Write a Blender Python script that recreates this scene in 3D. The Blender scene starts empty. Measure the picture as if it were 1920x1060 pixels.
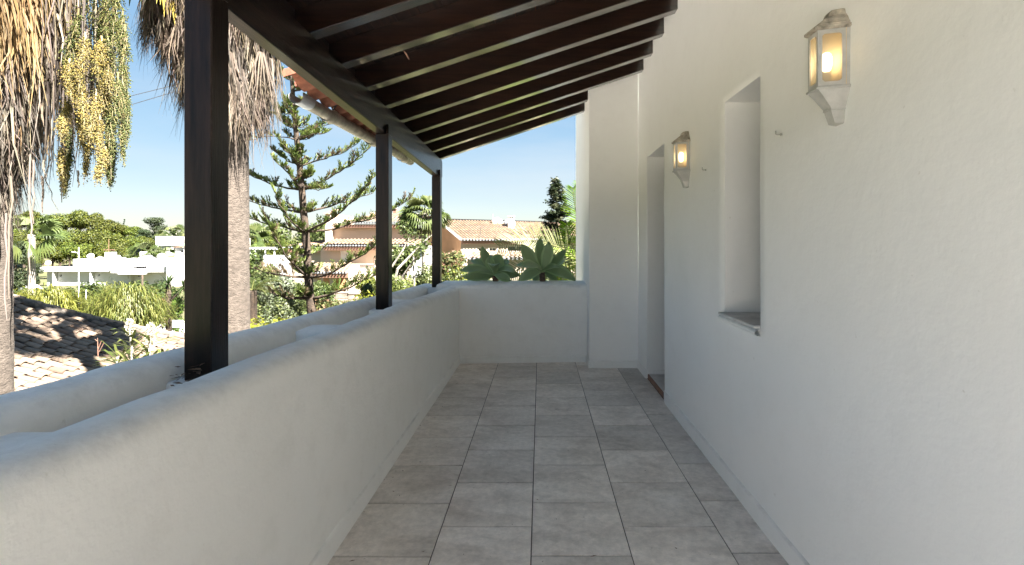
import bpy, math, random
import numpy as np
from mathutils import Vector, Matrix, noise as mnoise

R = math.radians
random.seed(7)
C = bpy.context.scene.collection
scene = bpy.context.scene

# ------------------------------------------------------------------ camera
CZ = 1.4
FPX = 930.0
VX, VY = 1013.0, 454.0
cam = bpy.data.cameras.new("camera")
cam.sensor_width = 36.0
cam.lens = 36.0 * FPX / 1920.0
cam.shift_x = (960 - VX) / 1920.0
cam.shift_y = -(530 - VY) / 1920.0
cam.clip_start = 0.05
cam.clip_end = 3000
camo = bpy.data.objects.new("camera", cam)
camo.location = (0, 0, CZ)
camo.rotation_euler = (R(90), 0, 0)
C.objects.link(camo)
scene.camera = camo

# ------------------------------------------------------------------ light
SUN_EL = 50.0
SUN_AZ = math.degrees(math.atan2(0.85, -0.53))      # clockwise from +Y
w = bpy.data.worlds.new("World")
scene.world = w
w.use_nodes = True
nt = w.node_tree
for n in list(nt.nodes):
    nt.nodes.remove(n)
wo = nt.nodes.new('ShaderNodeOutputWorld')
bg = nt.nodes.new('ShaderNodeBackground')
bg.inputs['Strength'].default_value = 0.059
sky = nt.nodes.new('ShaderNodeTexSky')
sky.sky_type = 'NISHITA'
sky.sun_disc = False
sky.sun_elevation = R(SUN_EL)
sky.sun_rotation = R(SUN_AZ)
sky.altitude = 100
sky.air_density = 1.0
sky.dust_density = 0.2
sky.ozone_density = 1.6
tc = nt.nodes.new('ShaderNodeTexCoord')
mp = nt.nodes.new('ShaderNodeMapping')
mp.inputs['Scale'].default_value = (1.0, 1.0, 5.0)
mp.inputs['Rotation'].default_value = (0, R(12), R(20))
nz = nt.nodes.new('ShaderNodeTexNoise')
nz.inputs['Scale'].default_value = 1.7
nz.inputs['Detail'].default_value = 7
nz.inputs['Roughness'].default_value = 0.55
rp = nt.nodes.new('ShaderNodeValToRGB')
rp.color_ramp.elements[0].position = 0.48
rp.color_ramp.elements[0].color = (0, 0, 0, 1)
rp.color_ramp.elements[1].position = 0.85
rp.color_ramp.elements[1].color = (0.5, 0.5, 0.5, 1)
mx = nt.nodes.new('ShaderNodeMix')
mx.data_type = 'RGBA'
mx.inputs['B'].default_value = (1.6, 1.65, 1.7, 1)
nt.links.new(tc.outputs['Generated'], mp.inputs['Vector'])
nt.links.new(mp.outputs[0], nz.inputs['Vector'])
nt.links.new(nz.outputs['Fac'], rp.inputs['Fac'])
nt.links.new(rp.outputs['Color'], mx.inputs['Factor'])
hsv = nt.nodes.new('ShaderNodeHueSaturation')
hsv.inputs['Saturation'].default_value = 2.5
gam = nt.nodes.new('ShaderNodeGamma')          # evens the sky out, all of it alike
gam.inputs['Gamma'].default_value = 0.28
nt.links.new(sky.outputs[0], gam.inputs['Color'])
nt.links.new(gam.outputs[0], hsv.inputs['Color'])
nt.links.new(hsv.outputs[0], mx.inputs['A'])
nt.links.new(mx.outputs['Result'], bg.inputs['Color'])
nt.links.new(bg.outputs[0], wo.inputs['Surface'])

sl = bpy.data.lights.new("sun", 'SUN')
sl.energy = 4.6
sl.angle = R(0.53)
sl.color = (1.0, 0.95, 0.87)
so = bpy.data.objects.new("sun", sl)
az = R(SUN_AZ)
sdir = Vector((math.sin(az) * math.cos(R(SUN_EL)), math.cos(az) * math.cos(R(SUN_EL)), math.sin(R(SUN_EL))))
so.rotation_euler = sdir.to_track_quat('Z', 'Y').to_euler()
so.location = (10, -10, 30)
C.objects.link(so)

vs = scene.view_settings
vs.view_transform = 'Standard'
vs.look = 'None'
vs.exposure = 3.3
vs.gamma = 1
vs.use_curve_mapping = False
cy = scene.cycles
cy.use_denoising = True
cy.max_bounces = 10
cy.diffuse_bounces = 6
cy.glossy_bounces = 4
cy.transparent_max_bounces = 12
cy.caustics_reflective = False
cy.caustics_refractive = False
cy.sample_clamp_indirect = 8

# ------------------------------------------------------------------ helpers
def P(px, py, D):
    """a point of the place, from where it shows and how far along the terrace axis it is"""
    return Vector(((px - VX) / FPX * D, D, CZ - (py - VY) / FPX * D))

def sstep(x, a, b):
    t = max(0.0, min(1.0, (x - a) / (b - a)))
    return t * t * (3 - 2 * t)

def lerp(a, b, t):
    return a + (b - a) * t

def interp(x, pts):
    if x <= pts[0][0]:
        return pts[0][1]
    for (x0, y0), (x1, y1) in zip(pts, pts[1:]):
        if x <= x1:
            return y0 + (y1 - y0) * (x - x0) / (x1 - x0)
    return pts[-1][1]

def nz3(x, y, z, s=1.0):
    return mnoise.noise(Vector((x * s, y * s, z * s)))

class MB:
    def __init__(self):
        self.v = []; self.f = []; self.c = []
    def add(self, verts, faces, col=(1, 1, 1)):
        o = len(self.v)
        self.v.extend([tuple(p) for p in verts])
        self.f.extend([tuple(i + o for i in f) for f in faces])
        self.c.extend([col] * len(faces))
        return self
    def box(self, x0, x1, y0, y1, z0, z1, col=(1, 1, 1), bev=0.0):
        if x0 > x1: x0, x1 = x1, x0
        if y0 > y1: y0, y1 = y1, y0
        if z0 > z1: z0, z1 = z1, z0
        if bev <= 0:
            vv = [(x, y, z) for z in (z0, z1) for (x, y) in ((x0, y0), (x1, y0), (x1, y1), (x0, y1))]
            self.add(vv, [(3, 2, 1, 0), (4, 5, 6, 7), (0, 1, 5, 4), (1, 2, 6, 5), (2, 3, 7, 6), (3, 0, 4, 7)], col)
        else:
            b = bev
            def ring(z, i):
                return [(x0 + b - i * b, y0 + i0, z) for i0 in ()]
            rings = []
            for (z, s) in ((z0, b), (z0 + b, 0), (z1 - b, 0), (z1, b)):
                t = b if s == 0 else 0
                pts = [(x0 + s, y0 + s + t * 0 + (b if s == 0 else 0)), (x0 + s + (b if s == 0 else 0), y0 + s),
                       (x1 - s - (b if s == 0 else 0), y0 + s), (x1 - s, y0 + s + (b if s == 0 else 0)),
                       (x1 - s, y1 - s - (b if s == 0 else 0)), (x1 - s - (b if s == 0 else 0), y1 - s),
                       (x0 + s + (b if s == 0 else 0), y1 - s), (x0 + s, y1 - s - (b if s == 0 else 0))]
                rings.append([(px_, py_, z) for px_, py_ in pts])
            vv = [p for r in rings for p in r]
            ff = []
            for k in range(3):
                for i in range(8):
                    j = (i + 1) % 8
                    ff.append((k * 8 + i, k * 8 + j, k * 8 + 8 + j, k * 8 + 8 + i))
            ff.append(tuple(reversed(range(8))))
            ff.append(tuple(range(24, 32)))
            self.add(vv, ff, col)
        return self
    def hexa(self, pts, col=(1, 1, 1)):
        """eight points: bottom ring of four, top ring of four"""
        self.add(pts, [(3, 2, 1, 0), (4, 5, 6, 7), (0, 1, 5, 4), (1, 2, 6, 5), (2, 3, 7, 6), (3, 0, 4, 7)], col)
        return self
    def tube(self, pts, rad, n=6, col=(1, 1, 1), caps=True):
        pts = [Vector(p) for p in pts]
        m = len(pts)
        if not hasattr(rad, '__len__'):
            rad = [rad] * m
        vv = []; ff = []
        up = Vector((0.123, 0.35, 0.93))
        for i, p in enumerate(pts):
            d = (pts[min(i + 1, m - 1)] - pts[max(i - 1, 0)])
            if d.length < 1e-9: d = Vector((0, 0, 1))
            d.normalize()
            a = d.cross(up)
            if a.length < 0.05: a = d.cross(Vector((1, 0, 0)))
            a.normalize(); b = d.cross(a)
            for k in range(n):
                t = 2 * math.pi * k / n
                vv.append(p + (a * math.cos(t) + b * math.sin(t)) * rad[i])
        for i in range(m - 1):
            for k in range(n):
                l = (k + 1) % n
                ff.append((i * n + k, i * n + l, i * n + n + l, i * n + n + k))
        if caps:
            ff.append(tuple(reversed(range(n)))); ff.append(tuple(range((m - 1) * n, m * n)))
        self.add(vv, ff, col)
        return self
    def lathe(self, prof, cx, cy, n=12, col=(1, 1, 1), z0=0):
        vv = []; ff = []
        for (r, z) in prof:
            for k in range(n):
                t = 2 * math.pi * k / n
                vv.append((cx + r * math.cos(t), cy + r * math.sin(t), z0 + z))
        for i in range(len(prof) - 1):
            for k in range(n):
                l = (k + 1) % n
                ff.append((i * n + k, i * n + l, i * n + n + l, i * n + n + k))
        ff.append(tuple(reversed(range(n)))); ff.append(tuple(range((len(prof) - 1) * n, len(prof) * n)))
        self.add(vv, ff, col)
        return self
    def strip(self, pts, widths, side, col=(1, 1, 1)):
        vv = []; ff = []
        for p, wd in zip(pts, widths):
            vv.append(Vector(p) - side * wd / 2); vv.append(Vector(p) + side * wd / 2)
        for i in range(len(pts) - 1):
            ff.append((2 * i, 2 * i + 1, 2 * i + 3, 2 * i + 2))
        self.add(vv, ff, col)
    def grid(self, fn, us, vs_, col=(1, 1, 1), flip=False):
        nu, nv = len(us), len(vs_)
        vv = [fn(u, v) for v in vs_ for u in us]
        ff = []
        for j in range(nv - 1):
            for i in range(nu - 1):
                q = (j * nu + i, j * nu + i + 1, (j + 1) * nu + i + 1, (j + 1) * nu + i)
                ff.append(tuple(reversed(q)) if flip else q)
        self.add(vv, ff, col)
        return self
    def mesh(self, name, mat, smooth=False):
        me = bpy.data.meshes.new(name)
        me.from_pydata(self.v, [], self.f)
        if any(c != (1, 1, 1) for c in self.c[:50]) or any(c != (1, 1, 1) for c in self.c[-50:]):
            at = me.color_attributes.new('Col', 'FLOAT_COLOR', 'CORNER')
            cnt = np.array([len(f) for f in self.f])
            cc = np.array([(c[0], c[1], c[2], 1.0) for c in self.c], dtype=np.float32)
            at.data.foreach_set('color', np.repeat(cc, cnt, axis=0).ravel())
        if mat is not None:
            me.materials.append(mat)
        if smooth:
            me.polygons.foreach_set('use_smooth', [True] * len(me.polygons))
            if smooth != 'all':
                me.set_sharp_from_angle(angle=R(45))
        me.update()
        return me
    def build(self, name, mat, parent=None, smooth=False, kind=None, label=None):
        return put(name, self.mesh(name, mat, smooth), parent, kind=kind, label=label)

ORG = {}
def put(name, me, parent=None, loc=(0, 0, 0), rot=(0, 0, 0), kind=None, label=None, scale=None):
    o = bpy.data.objects.new(name, me)
    C.objects.link(o)
    loc = Vector(loc)
    if parent is not None:
        o.parent = parent
        o.location = loc - ORG[parent.name]
    else:
        o.location = loc
    o.rotation_euler = rot
    if scale is not None:
        o.scale = scale
    ORG[o.name] = loc
    if kind: o['kind'] = kind
    if label: o['label'] = label
    return o

def thing(name, label, cat, loc=(0, 0, 0), group=None, kind=None):
    o = bpy.data.objects.new(name, None)
    C.objects.link(o)
    o.empty_display_size = 0.2
    o.location = loc
    ORG[o.name] = Vector(loc)
    o['label'] = label
    o['category'] = cat
    if group: o['group'] = group
    if kind: o['kind'] = kind
    return o

def tag(o, label, cat, group=None):
    o['label'] = label; o['category'] = cat
    if group: o['group'] = group
    return o

def structure(name, parent=None):
    o = bpy.data.objects.new(name, None)
    C.objects.link(o)
    ORG[o.name] = Vector((0, 0, 0))
    o['kind'] = 'structure'
    return o

def copy_tree(o, parent=None):
    c = o.copy(); C.objects.link(c)
    if parent is not None: c.parent = parent
    for ch in list(o.children):
        copy_tree(ch, c)
    return c

# ------------------------------------------------------------------ materials
def newmat(name):
    m = bpy.data.materials.new(name)
    m.use_nodes = True
    return m, m.node_tree, m.node_tree.nodes['Principled BSDF']

def node(t, kind, **kw):
    n = t.nodes.new(kind)
    for k, v in kw.items():
        if k in n.inputs: n.inputs[k].default_value = v
        else: setattr(n, k, v)
    return n

def mat(name, col, rough=0.8, var=0.12, scale=6.0, bump=0.0, bscale=60.0, bdist=0.01, metal=0.0, coat=0.0,
        ior=1.45, usecol=False, rnd=0.0, stretch=None, coat_rough=0.1, spec=None, col2=None, detail=6):
    m, t, b = newmat(name)
    tcn = node(t, 'ShaderNodeTexCoord')
    src = tcn.outputs['Object']
    if stretch:
        mpn = node(t, 'ShaderNodeMapping', Scale=stretch)
        t.links.new(src, mpn.inputs['Vector']); src = mpn.outputs[0]
    n1 = node(t, 'ShaderNodeTexNoise', Scale=scale, Detail=detail, Roughness=0.6)
    t.links.new(src, n1.inputs['Vector'])
    mxn = node(t, 'ShaderNodeMix', data_type='RGBA')
    c2 = col2 if col2 else tuple(c * (1 - 2.2 * var) for c in col)
    c1 = col if col2 else tuple(min(1, c * (1 + 1.2 * var)) for c in col)
    mxn.inputs['A'].default_value = (*c2, 1)
    mxn.inputs['B'].default_value = (*c1, 1)
    rmp = node(t, 'ShaderNodeMapRange')
    rmp.inputs['From Min'].default_value = 0.32; rmp.inputs['From Max'].default_value = 0.68
    t.links.new(n1.outputs['Fac'], rmp.inputs['Value'])
    t.links.new(rmp.outputs[0], mxn.inputs['Factor'])
    out = mxn.outputs['Result']
    if usecol:
        at = node(t, 'ShaderNodeAttribute', attribute_name='Col')
        ml = node(t, 'ShaderNodeMix', data_type='RGBA', blend_type='MULTIPLY')
        ml.inputs['Factor'].default_value = 1.0
        t.links.new(out, ml.inputs['A']); t.links.new(at.outputs['Color'], ml.inputs['B'])
        out = ml.outputs['Result']
    if rnd > 0:
        oi = node(t, 'ShaderNodeObjectInfo')
        mr = node(t, 'ShaderNodeMapRange')
        mr.inputs['To Min'].default_value = 1 - rnd; mr.inputs['To Max'].default_value = 1 + rnd
        t.links.new(oi.outputs['Random'], mr.inputs['Value'])
        hs = node(t, 'ShaderNodeHueSaturation')
        t.links.new(out, hs.inputs['Color']); t.links.new(mr.outputs[0], hs.inputs['Value'])
        out = hs.outputs[0]
    t.links.new(out, b.inputs['Base Color'])
    b.inputs['Roughness'].default_value = rough
    b.inputs['Metallic'].default_value = metal
    b.inputs['IOR'].default_value = ior
    if spec is not None: b.inputs['Specular IOR Level'].default_value = spec
    if coat > 0:
        b.inputs['Coat Weight'].default_value = coat
        b.inputs['Coat Roughness'].default_value = coat_rough
        b.inputs['Coat IOR'].default_value = 1.8 if coat >= 1 else 1.6
    if bump > 0:
        n2 = node(t, 'ShaderNodeTexNoise', Scale=bscale, Detail=8, Roughness=0.62)
        t.links.new(src, n2.inputs['Vector'])
        bm = node(t, 'ShaderNodeBump', Strength=bump, Distance=bdist)
        t.links.new(n2.outputs['Fac'], bm.inputs['Height'])
        t.links.new(bm.outputs[0], b.inputs['Normal'])
    return m

def leafmat(name, col, trans=0.35, rough=0.5, var=0.25, rnd=0.0, spec=0.3):
    """base colour x per-face variation, with light passing through"""
    m, t, b = newmat(name)
    at = node(t, 'ShaderNodeAttribute', attribute_name='Col')
    rgb = node(t, 'ShaderNodeRGB'); rgb.outputs[0].default_value = (*[c * {'agave_leaf': .62, 'pine_crown': .46, 'dry_palm_blade': .40, 'leaf': .46}.get(name, .5) for c in col], 1) if name not in ('white_petal',) else (*col, 1)
    ml = node(t, 'ShaderNodeMix', data_type='RGBA', blend_type='MULTIPLY'); ml.inputs['Factor'].default_value = 1
    t.links.new(rgb.outputs[0], ml.inputs['A']); t.links.new(at.outputs['Color'], ml.inputs['B'])
    out = ml.outputs['Result']
    if rnd > 0:
        oi = node(t, 'ShaderNodeObjectInfo')
        mr = node(t, 'ShaderNodeMapRange'); mr.inputs['To Min'].default_value = 1 - rnd; mr.inputs['To Max'].default_value = 1 + rnd
        t.links.new(oi.outputs['Random'], mr.inputs['Value'])
        hs = node(t, 'ShaderNodeHueSaturation')
        mh = node(t, 'ShaderNodeMapRange'); mh.inputs['To Min'].default_value = 0.5 - rnd * 0.08; mh.inputs['To Max'].default_value = 0.5 + rnd * 0.06
        t.links.new(oi.outputs['Random'], mh.inputs['Value'])
        t.links.new(mh.outputs[0], hs.inputs['Hue'])
        t.links.new(out, hs.inputs['Color']); t.links.new(mr.outputs[0], hs.inputs['Value'])
        out = hs.outputs[0]
    t.links.new(out, b.inputs['Base Color'])
    b.inputs['Roughness'].default_value = rough
    b.inputs['Specular IOR Level'].default_value = spec
    tr = node(t, 'ShaderNodeBsdfTranslucent')
    t.links.new(out, tr.inputs['Color'])
    ms = node(t, 'ShaderNodeMixShader'); ms.inputs[0].default_value = trans
    t.links.new(b.outputs[0], ms.inputs[1]); t.links.new(tr.outputs[0], ms.inputs[2])
    t.links.new(ms.outputs[0], t.nodes['Material Output'].inputs['Surface'])
    return m

def plaster_mat(name, col, stains=0.0, bump=0.35, vstreak=False):
    m, t, b = newmat(name)
    tcn = node(t, 'ShaderNodeTexCoord')
    n1 = node(t, 'ShaderNodeTexNoise', Scale=1.3, Detail=5, Roughness=0.6)
    t.links.new(tcn.outputs['Object'], n1.inputs['Vector'])
    mxn = node(t, 'ShaderNodeMix', data_type='RGBA')
    mxn.inputs['A'].default_value = (col[0] * 0.94, col[1] * 0.935, col[2] * 0.925, 1)
    mxn.inputs['B'].default_value = (*col, 1)
    t.links.new(n1.outputs['Fac'], mxn.inputs['Factor'])
    out = mxn.outputs['Result']
    if stains > 0:
        n3 = node(t, 'ShaderNodeTexNoise', Scale=5.5, Detail=9, Roughness=0.72)
        t.links.new(tcn.outputs['Object'], n3.inputs['Vector'])
        r3 = node(t, 'ShaderNodeValToRGB')
        r3.color_ramp.elements[0].position = 0.50; r3.color_ramp.elements[0].color = (1, 1, 1, 1)
        r3.color_ramp.elements[1].position = 0.80; r3.color_ramp.elements[1].color = (1 - stains, 1 - stains * 1.04, 1 - stains * 1.12, 1)
        t.links.new(n3.outputs['Fac'], r3.inputs['Fac'])
        ml = node(t, 'ShaderNodeMix', data_type='RGBA', blend_type='MULTIPLY'); ml.inputs['Factor'].default_value = 1
        t.links.new(out, ml.inputs['A']); t.links.new(r3.outputs[0], ml.inputs['B'])
        out = ml.outputs['Result']
    if vstreak:                      # grime that has settled on the upward faces, in patches
        gn = node(t, 'ShaderNodeNewGeometry'); sp = node(t, 'ShaderNodeSeparateXYZ')
        t.links.new(gn.outputs['Normal'], sp.inputs[0])
        r6 = node(t, 'ShaderNodeMapRange'); r6.inputs['From Min'].default_value = 0.15; r6.inputs['From Max'].default_value = 0.6
        t.links.new(sp.outputs['Z'], r6.inputs['Value'])
        n6 = node(t, 'ShaderNodeTexNoise', Scale=9, Detail=10, Roughness=0.75)
        t.links.new(tcn.outputs['Object'], n6.inputs['Vector'])
        r7 = node(t, 'ShaderNodeMapRange'); r7.inputs['From Min'].default_value = 0.44; r7.inputs['From Max'].default_value = 0.68; r7.inputs['To Max'].default_value = 0.30
        t.links.new(n6.outputs['Fac'], r7.inputs['Value'])
        mu = node(t, 'ShaderNodeMath', operation='MULTIPLY')
        t.links.new(r6.outputs[0], mu.inputs[0]); t.links.new(r7.outputs[0], mu.inputs[1])
        m6 = node(t, 'ShaderNodeMix', data_type='RGBA'); m6.inputs['B'].default_value = (0.36, 0.345, 0.32, 1)
        t.links.new(mu.outputs[0], m6.inputs['Factor']); t.links.new(out, m6.inputs['A'])
        out = m6.outputs['Result']
    # small dark pits
    n4 = node(t, 'ShaderNodeTexNoise', Scale=34, Detail=3, Roughness=0.5)
    t.links.new(tcn.outputs['Object'], n4.inputs['Vector'])
    r4 = node(t, 'ShaderNodeValToRGB')
    r4.color_ramp.elements[0].position = 0.72; r4.color_ramp.elements[0].color = (1, 1, 1, 1)
    r4.color_ramp.elements[1].position = 0.80; r4.color_ramp.elements[1].color = (0.86, 0.85, 0.83, 1)
    t.links.new(n4.outputs['Fac'], r4.inputs['Fac'])
    m4 = node(t, 'ShaderNodeMix', data_type='RGBA', blend_type='MULTIPLY'); m4.inputs['Factor'].default_value = 1
    t.links.new(out, m4.inputs['A']); t.links.new(r4.outputs[0], m4.inputs['B'])
    t.links.new(m4.outputs['Result'], b.inputs['Base Color'])
    b.inputs['Roughness'].default_value = 0.82
    b.inputs['Specular IOR Level'].default_value = 0.3
    n2 = node(t, 'ShaderNodeTexNoise', Scale=75, Detail=6, Roughness=0.65)
    n5 = node(t, 'ShaderNodeTexNoise', Scale=11, Detail=5, Roughness=0.55)
    t.links.new(tcn.outputs['Object'], n2.inputs['Vector']); t.links.new(tcn.outputs['Object'], n5.inputs['Vector'])
    b1 = node(t, 'ShaderNodeBump', Strength=bump, Distance=0.004)
    b2 = node(t, 'ShaderNodeBump', Strength=bump, Distance=0.012)
    t.links.new(n2.outputs['Fac'], b1.inputs['Height']); t.links.new(n5.outputs['Fac'], b2.inputs['Height'])
    n8 = node(t, 'ShaderNodeTexNoise', Scale=2.6, Detail=4, Roughness=0.5, Distortion=0.6)
    t.links.new(tcn.outputs['Object'], n8.inputs['Vector'])
    b3 = node(t, 'ShaderNodeBump', Strength=0.16, Distance=0.03)
    t.links.new(n8.outputs['Fac'], b3.inputs['Height']); t.links.new(b3.outputs[0], b2.inputs['Normal'])
    t.links.new(b2.outputs[0], b1.inputs['Normal']); t.links.new(b1.outputs[0], b.inputs['Normal'])
    return m

M = {}
M['plaster'] = plaster_mat('white_plaster', (0.90, 0.895, 0.88), 0.04, 0.20)
M['parapet'] = plaster_mat('weathered_white_plaster', (0.87, 0.865, 0.845), 0.08, 0.30, True)
M['soil'] = mat('planter_soil', (0.07, 0.05, 0.035), 0.95, 0.3, 30, 0.8, 80, 0.02)
M['grout'] = mat('grout', (0.10, 0.088, 0.078), 0.9, 0.2, 20)

def floor_mat():
    m, t, b = newmat('slate_look_floor_tile')
    tcn = node(t, 'ShaderNodeTexCoord')
    oi = node(t, 'ShaderNodeObjectInfo')
    geo = node(t, 'ShaderNodeNewGeometry')
    vm = node(t, 'ShaderNodeVectorMath', operation='SCALE'); vm.inputs['Scale'].default_value = 37.0
    cmb = node(t, 'ShaderNodeCombineXYZ')
    for i in range(3): t.links.new(oi.outputs['Random'], cmb.inputs[i])
    t.links.new(cmb.outputs[0], vm.inputs[0])
    ad = node(t, 'ShaderNodeVectorMath', operation='ADD')
    t.links.new(tcn.outputs['Object'], ad.inputs[0]); t.links.new(vm.outputs[0], ad.inputs[1])
    mpn = node(t, 'ShaderNodeMapping', Scale=(1.8, 3.0, 1), Rotation=(0, 0, R(24)))
    t.links.new(ad.outputs[0], mpn.inputs['Vector'])
    n1 = node(t, 'ShaderNodeTexNoise', Scale=1.7, Detail=9, Roughness=0.66, Distortion=0.5)
    t.links.new(mpn.outputs[0], n1.inputs['Vector'])
    r1 = node(t, 'ShaderNodeValToRGB')
    e = r1.color_ramp.elements
    e[0].position = 0.30; e[0].color = (0.55, 0.485, 0.43, 1)
    e[1].position = 0.70; e[1].color = (0.87, 0.81, 0.755, 1)
    k = r1.color_ramp.elements.new(0.5); k.color = (0.74, 0.675, 0.615, 1)
    t.links.new(n1.outputs['Fac'], r1.inputs['Fac'])
    mr = node(t, 'ShaderNodeMapRange'); mr.inputs['To Min'].default_value = 0.86; mr.inputs['To Max'].default_value = 1.12
    t.links.new(oi.outputs['Random'], mr.inputs['Value'])
    hs = node(t, 'ShaderNodeHueSaturation')
    t.links.new(r1.outputs[0], hs.inputs['Color']); t.links.new(mr.outputs[0], hs.inputs['Value'])
    n3 = node(t, 'ShaderNodeTexNoise', Scale=26, Detail=6, Roughness=0.75)
    t.links.new(ad.outputs[0], n3.inputs['Vector'])
    r3 = node(t, 'ShaderNodeValToRGB')
    r3.color_ramp.elements[0].position = 0.35; r3.color_ramp.elements[0].color = (0.82, 0.82, 0.82, 1)
    r3.color_ramp.elements[1].position = 0.7; r3.color_ramp.elements[1].color = (1.12, 1.12, 1.12, 1)
    t.links.new(n3.outputs['Fac'], r3.inputs['Fac'])
    ml = node(t, 'ShaderNodeMix', data_type='RGBA', blend_type='MULTIPLY'); ml.inputs['Factor'].default_value = 1
    t.links.new(hs.outputs[0], ml.inputs['A']); t.links.new(r3.outputs[0], ml.inputs['B'])
    # fine dirt specks
    n4 = node(t, 'ShaderNodeTexNoise', Scale=60, Detail=2, Roughness=0.5)
    t.links.new(geo.outputs['Position'], n4.inputs['Vector'])
    r4 = node(t, 'ShaderNodeValToRGB')
    r4.color_ramp.elements[0].position = 0.73; r4.color_ramp.elements[0].color = (1, 1, 1, 1)
    r4.color_ramp.elements[1].position = 0.78; r4.color_ramp.elements[1].color = (0.35, 0.3, 0.26, 1)
    t.links.new(n4.outputs['Fac'], r4.inputs['Fac'])
    m5 = node(t, 'ShaderNodeMix', data_type='RGBA', blend_type='MULTIPLY'); m5.inputs['Factor'].default_value = 1
    t.links.new(ml.outputs['Result'], m5.inputs['A']); t.links.new(r4.outputs[0], m5.inputs['B'])
    t.links.new(m5.outputs['Result'], b.inputs['Base Color'])
    r5 = node(t, 'ShaderNodeMapRange'); r5.inputs['To Min'].default_value = 0.55; r5.inputs['To Max'].default_value = 0.33
    t.links.new(n1.outputs['Fac'], r5.inputs['Value'])
    t.links.new(r5.outputs[0], b.inputs['Roughness'])
    bm = node(t, 'ShaderNodeBump', Strength=0.55, Distance=0.006)
    t.links.new(n1.outputs['Fac'], bm.inputs['Height'])
    bm2 = node(t, 'ShaderNodeBump', Strength=0.3, Distance=0.003)
    t.links.new(n3.outputs['Fac'], bm2.inputs['Height']); t.links.new(bm.outputs[0], bm2.inputs['Normal'])
    t.links.new(bm2.outputs[0], b.inputs['Normal'])
    return m
M['floor'] = floor_mat()
M['wood0'] = mat('dark_stained_timber', (0.018, 0.008, 0.0055), 0.34, 0.4, 5, 0.5, 24, 0.004, coat=0.0, ior=1.5, stretch=(1, 9, 9))
M['woodx'] = mat('dark_varnished_rafter', (0.022, 0.0095, 0.006), 0.28, 0.4, 5, 0.25, 20, 0.003, coat=1.0, ior=1.6, stretch=(0.7, 9, 9), coat_rough=0.10)
M['woody'] = mat('dark_varnished_beam', (0.016, 0.008, 0.006), 0.36, 0.5, 5, 0.35, 20, 0.003, coat=0.22, ior=1.4, stretch=(9, 0.7, 9), coat_rough=0.12, spec=.3)
M['woodz'] = mat('dark_varnished_post', (0.012, 0.0065, 0.005), 0.3, 0.35, 5, 0.3, 20, 0.003, coat=0.12, ior=1.4, stretch=(9, 9, 0.7), coat_rough=0.2, spec=.25)
M['board'] = mat('dark_ceiling_board', (0.022, 0.009, 0.006), 0.6, 0.4, 5, 0.3, 20, 0.003, stretch=(9, 0.7, 9), rnd=0.3)
M['tile'] = mat('weathered_clay_roof_tile', (0.21, 0.15, 0.108), 0.9, 0.2, 9, 0.5, 50, 0.01, usecol=False, rnd=0.3, col2=(0.13, 0.097, 0.073))
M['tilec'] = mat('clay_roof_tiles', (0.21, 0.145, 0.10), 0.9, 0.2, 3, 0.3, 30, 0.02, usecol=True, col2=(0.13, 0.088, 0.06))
M['redtile'] = mat('red_clay_roof_tile', (0.21, 0.075, 0.042), 0.85, 0.2, 12, 0.4, 50, 0.008, rnd=0.15)
M['mortar'] = mat('grey_lichen_mortar', (0.12, 0.105, 0.09), 0.95, 0.35, 7, 0.8, 40, 0.02)
M['gutter'] = mat('greyish_plastic_gutter', (0.40, 0.36, 0.30), 0.4, 0.22, 14, 0.1, 40, 0.003)
M['lampmetal'] = mat('white_painted_cast_metal', (0.46, 0.45, 0.425), 0.42, 0.10, 14, 0.2, 90, 0.002)
M['lamproof'] = mat('tarnished_white_cast_metal', (0.45, 0.40, 0.33), 0.45, 0.35, 22, 0.3, 60, 0.003)
M['sill'] = mat('grey_sill_tile', (0.62, 0.60, 0.58), 0.5, 0.1, 8, 0.2, 50, 0.003)
M['redstep'] = mat('reddish_step_edge', (0.30, 0.16, 0.11), 0.7, 0.2, 12, 0.3, 50, 0.003)
M['stone'] = mat('pale_garden_wall_stone', (0.32, 0.26, 0.21), 0.9, 0.25, 1.5, 0.6, 8, 0.05)
M['asphalt'] = mat('asphalt', (0.10, 0.098, 0.096), 0.9, 0.15, 2, 0.3, 30, 0.01)
M['earth'] = mat('garden_ground', (0.055, 0.075, 0.022), 0.95, 0.3, 0.35, 0.5, 4, 0.1, col2=(0.09, 0.07, 0.04))
M['farwhite'] = mat('white_house_render', (0.52, 0.52, 0.52), 0.85, 0.04, 0.6)
M['peach'] = mat('peach_house_render', (0.54, 0.435, 0.345), 0.88, 0.06, 0.5)
M['cream'] = mat('cream_house_render', (0.40, 0.34, 0.265), 0.88, 0.05, 0.5)
M['orange'] = mat('orange_house_render', (0.46, 0.25, 0.13), 0.88, 0.08, 0.5)
M['pinktrim'] = mat('pink_brown_trim', (0.22, 0.12, 0.085), 0.85, 0.1, 1)
M['greyband'] = mat('grey_eave_course', (0.24, 0.25, 0.27), 0.8, 0.15, 3)
M['glass'] = mat('dark_window_glass', (0.05, 0.055, 0.06), 0.12, 0.1, 1)
M['shutter'] = mat('white_shutter', (0.78, 0.77, 0.75), 0.6, 0.04, 2)
M['greenroof'] = mat('green_glazed_roof', (0.18, 0.27, 0.20), 0.6, 0.15, 2)
M['bark'] = mat('brown_bark', (0.085, 0.06, 0.042), 0.95, 0.35, 8, 0.9, 18, 0.04, col2=(0.025, 0.019, 0.015))
M['palmbark'] = mat('grey_palm_trunk_fibre', (0.13, 0.106, 0.088), 0.95, 0.25, 6, 1.0, 16, 0.03, stretch=(2.2, 2.2, 5), col2=(0.06, 0.048, 0.039))
M['greytrunk'] = mat('grey_trunk', (0.30, 0.27, 0.23), 0.95, 0.25, 6, 0.6, 14, 0.02)
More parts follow.
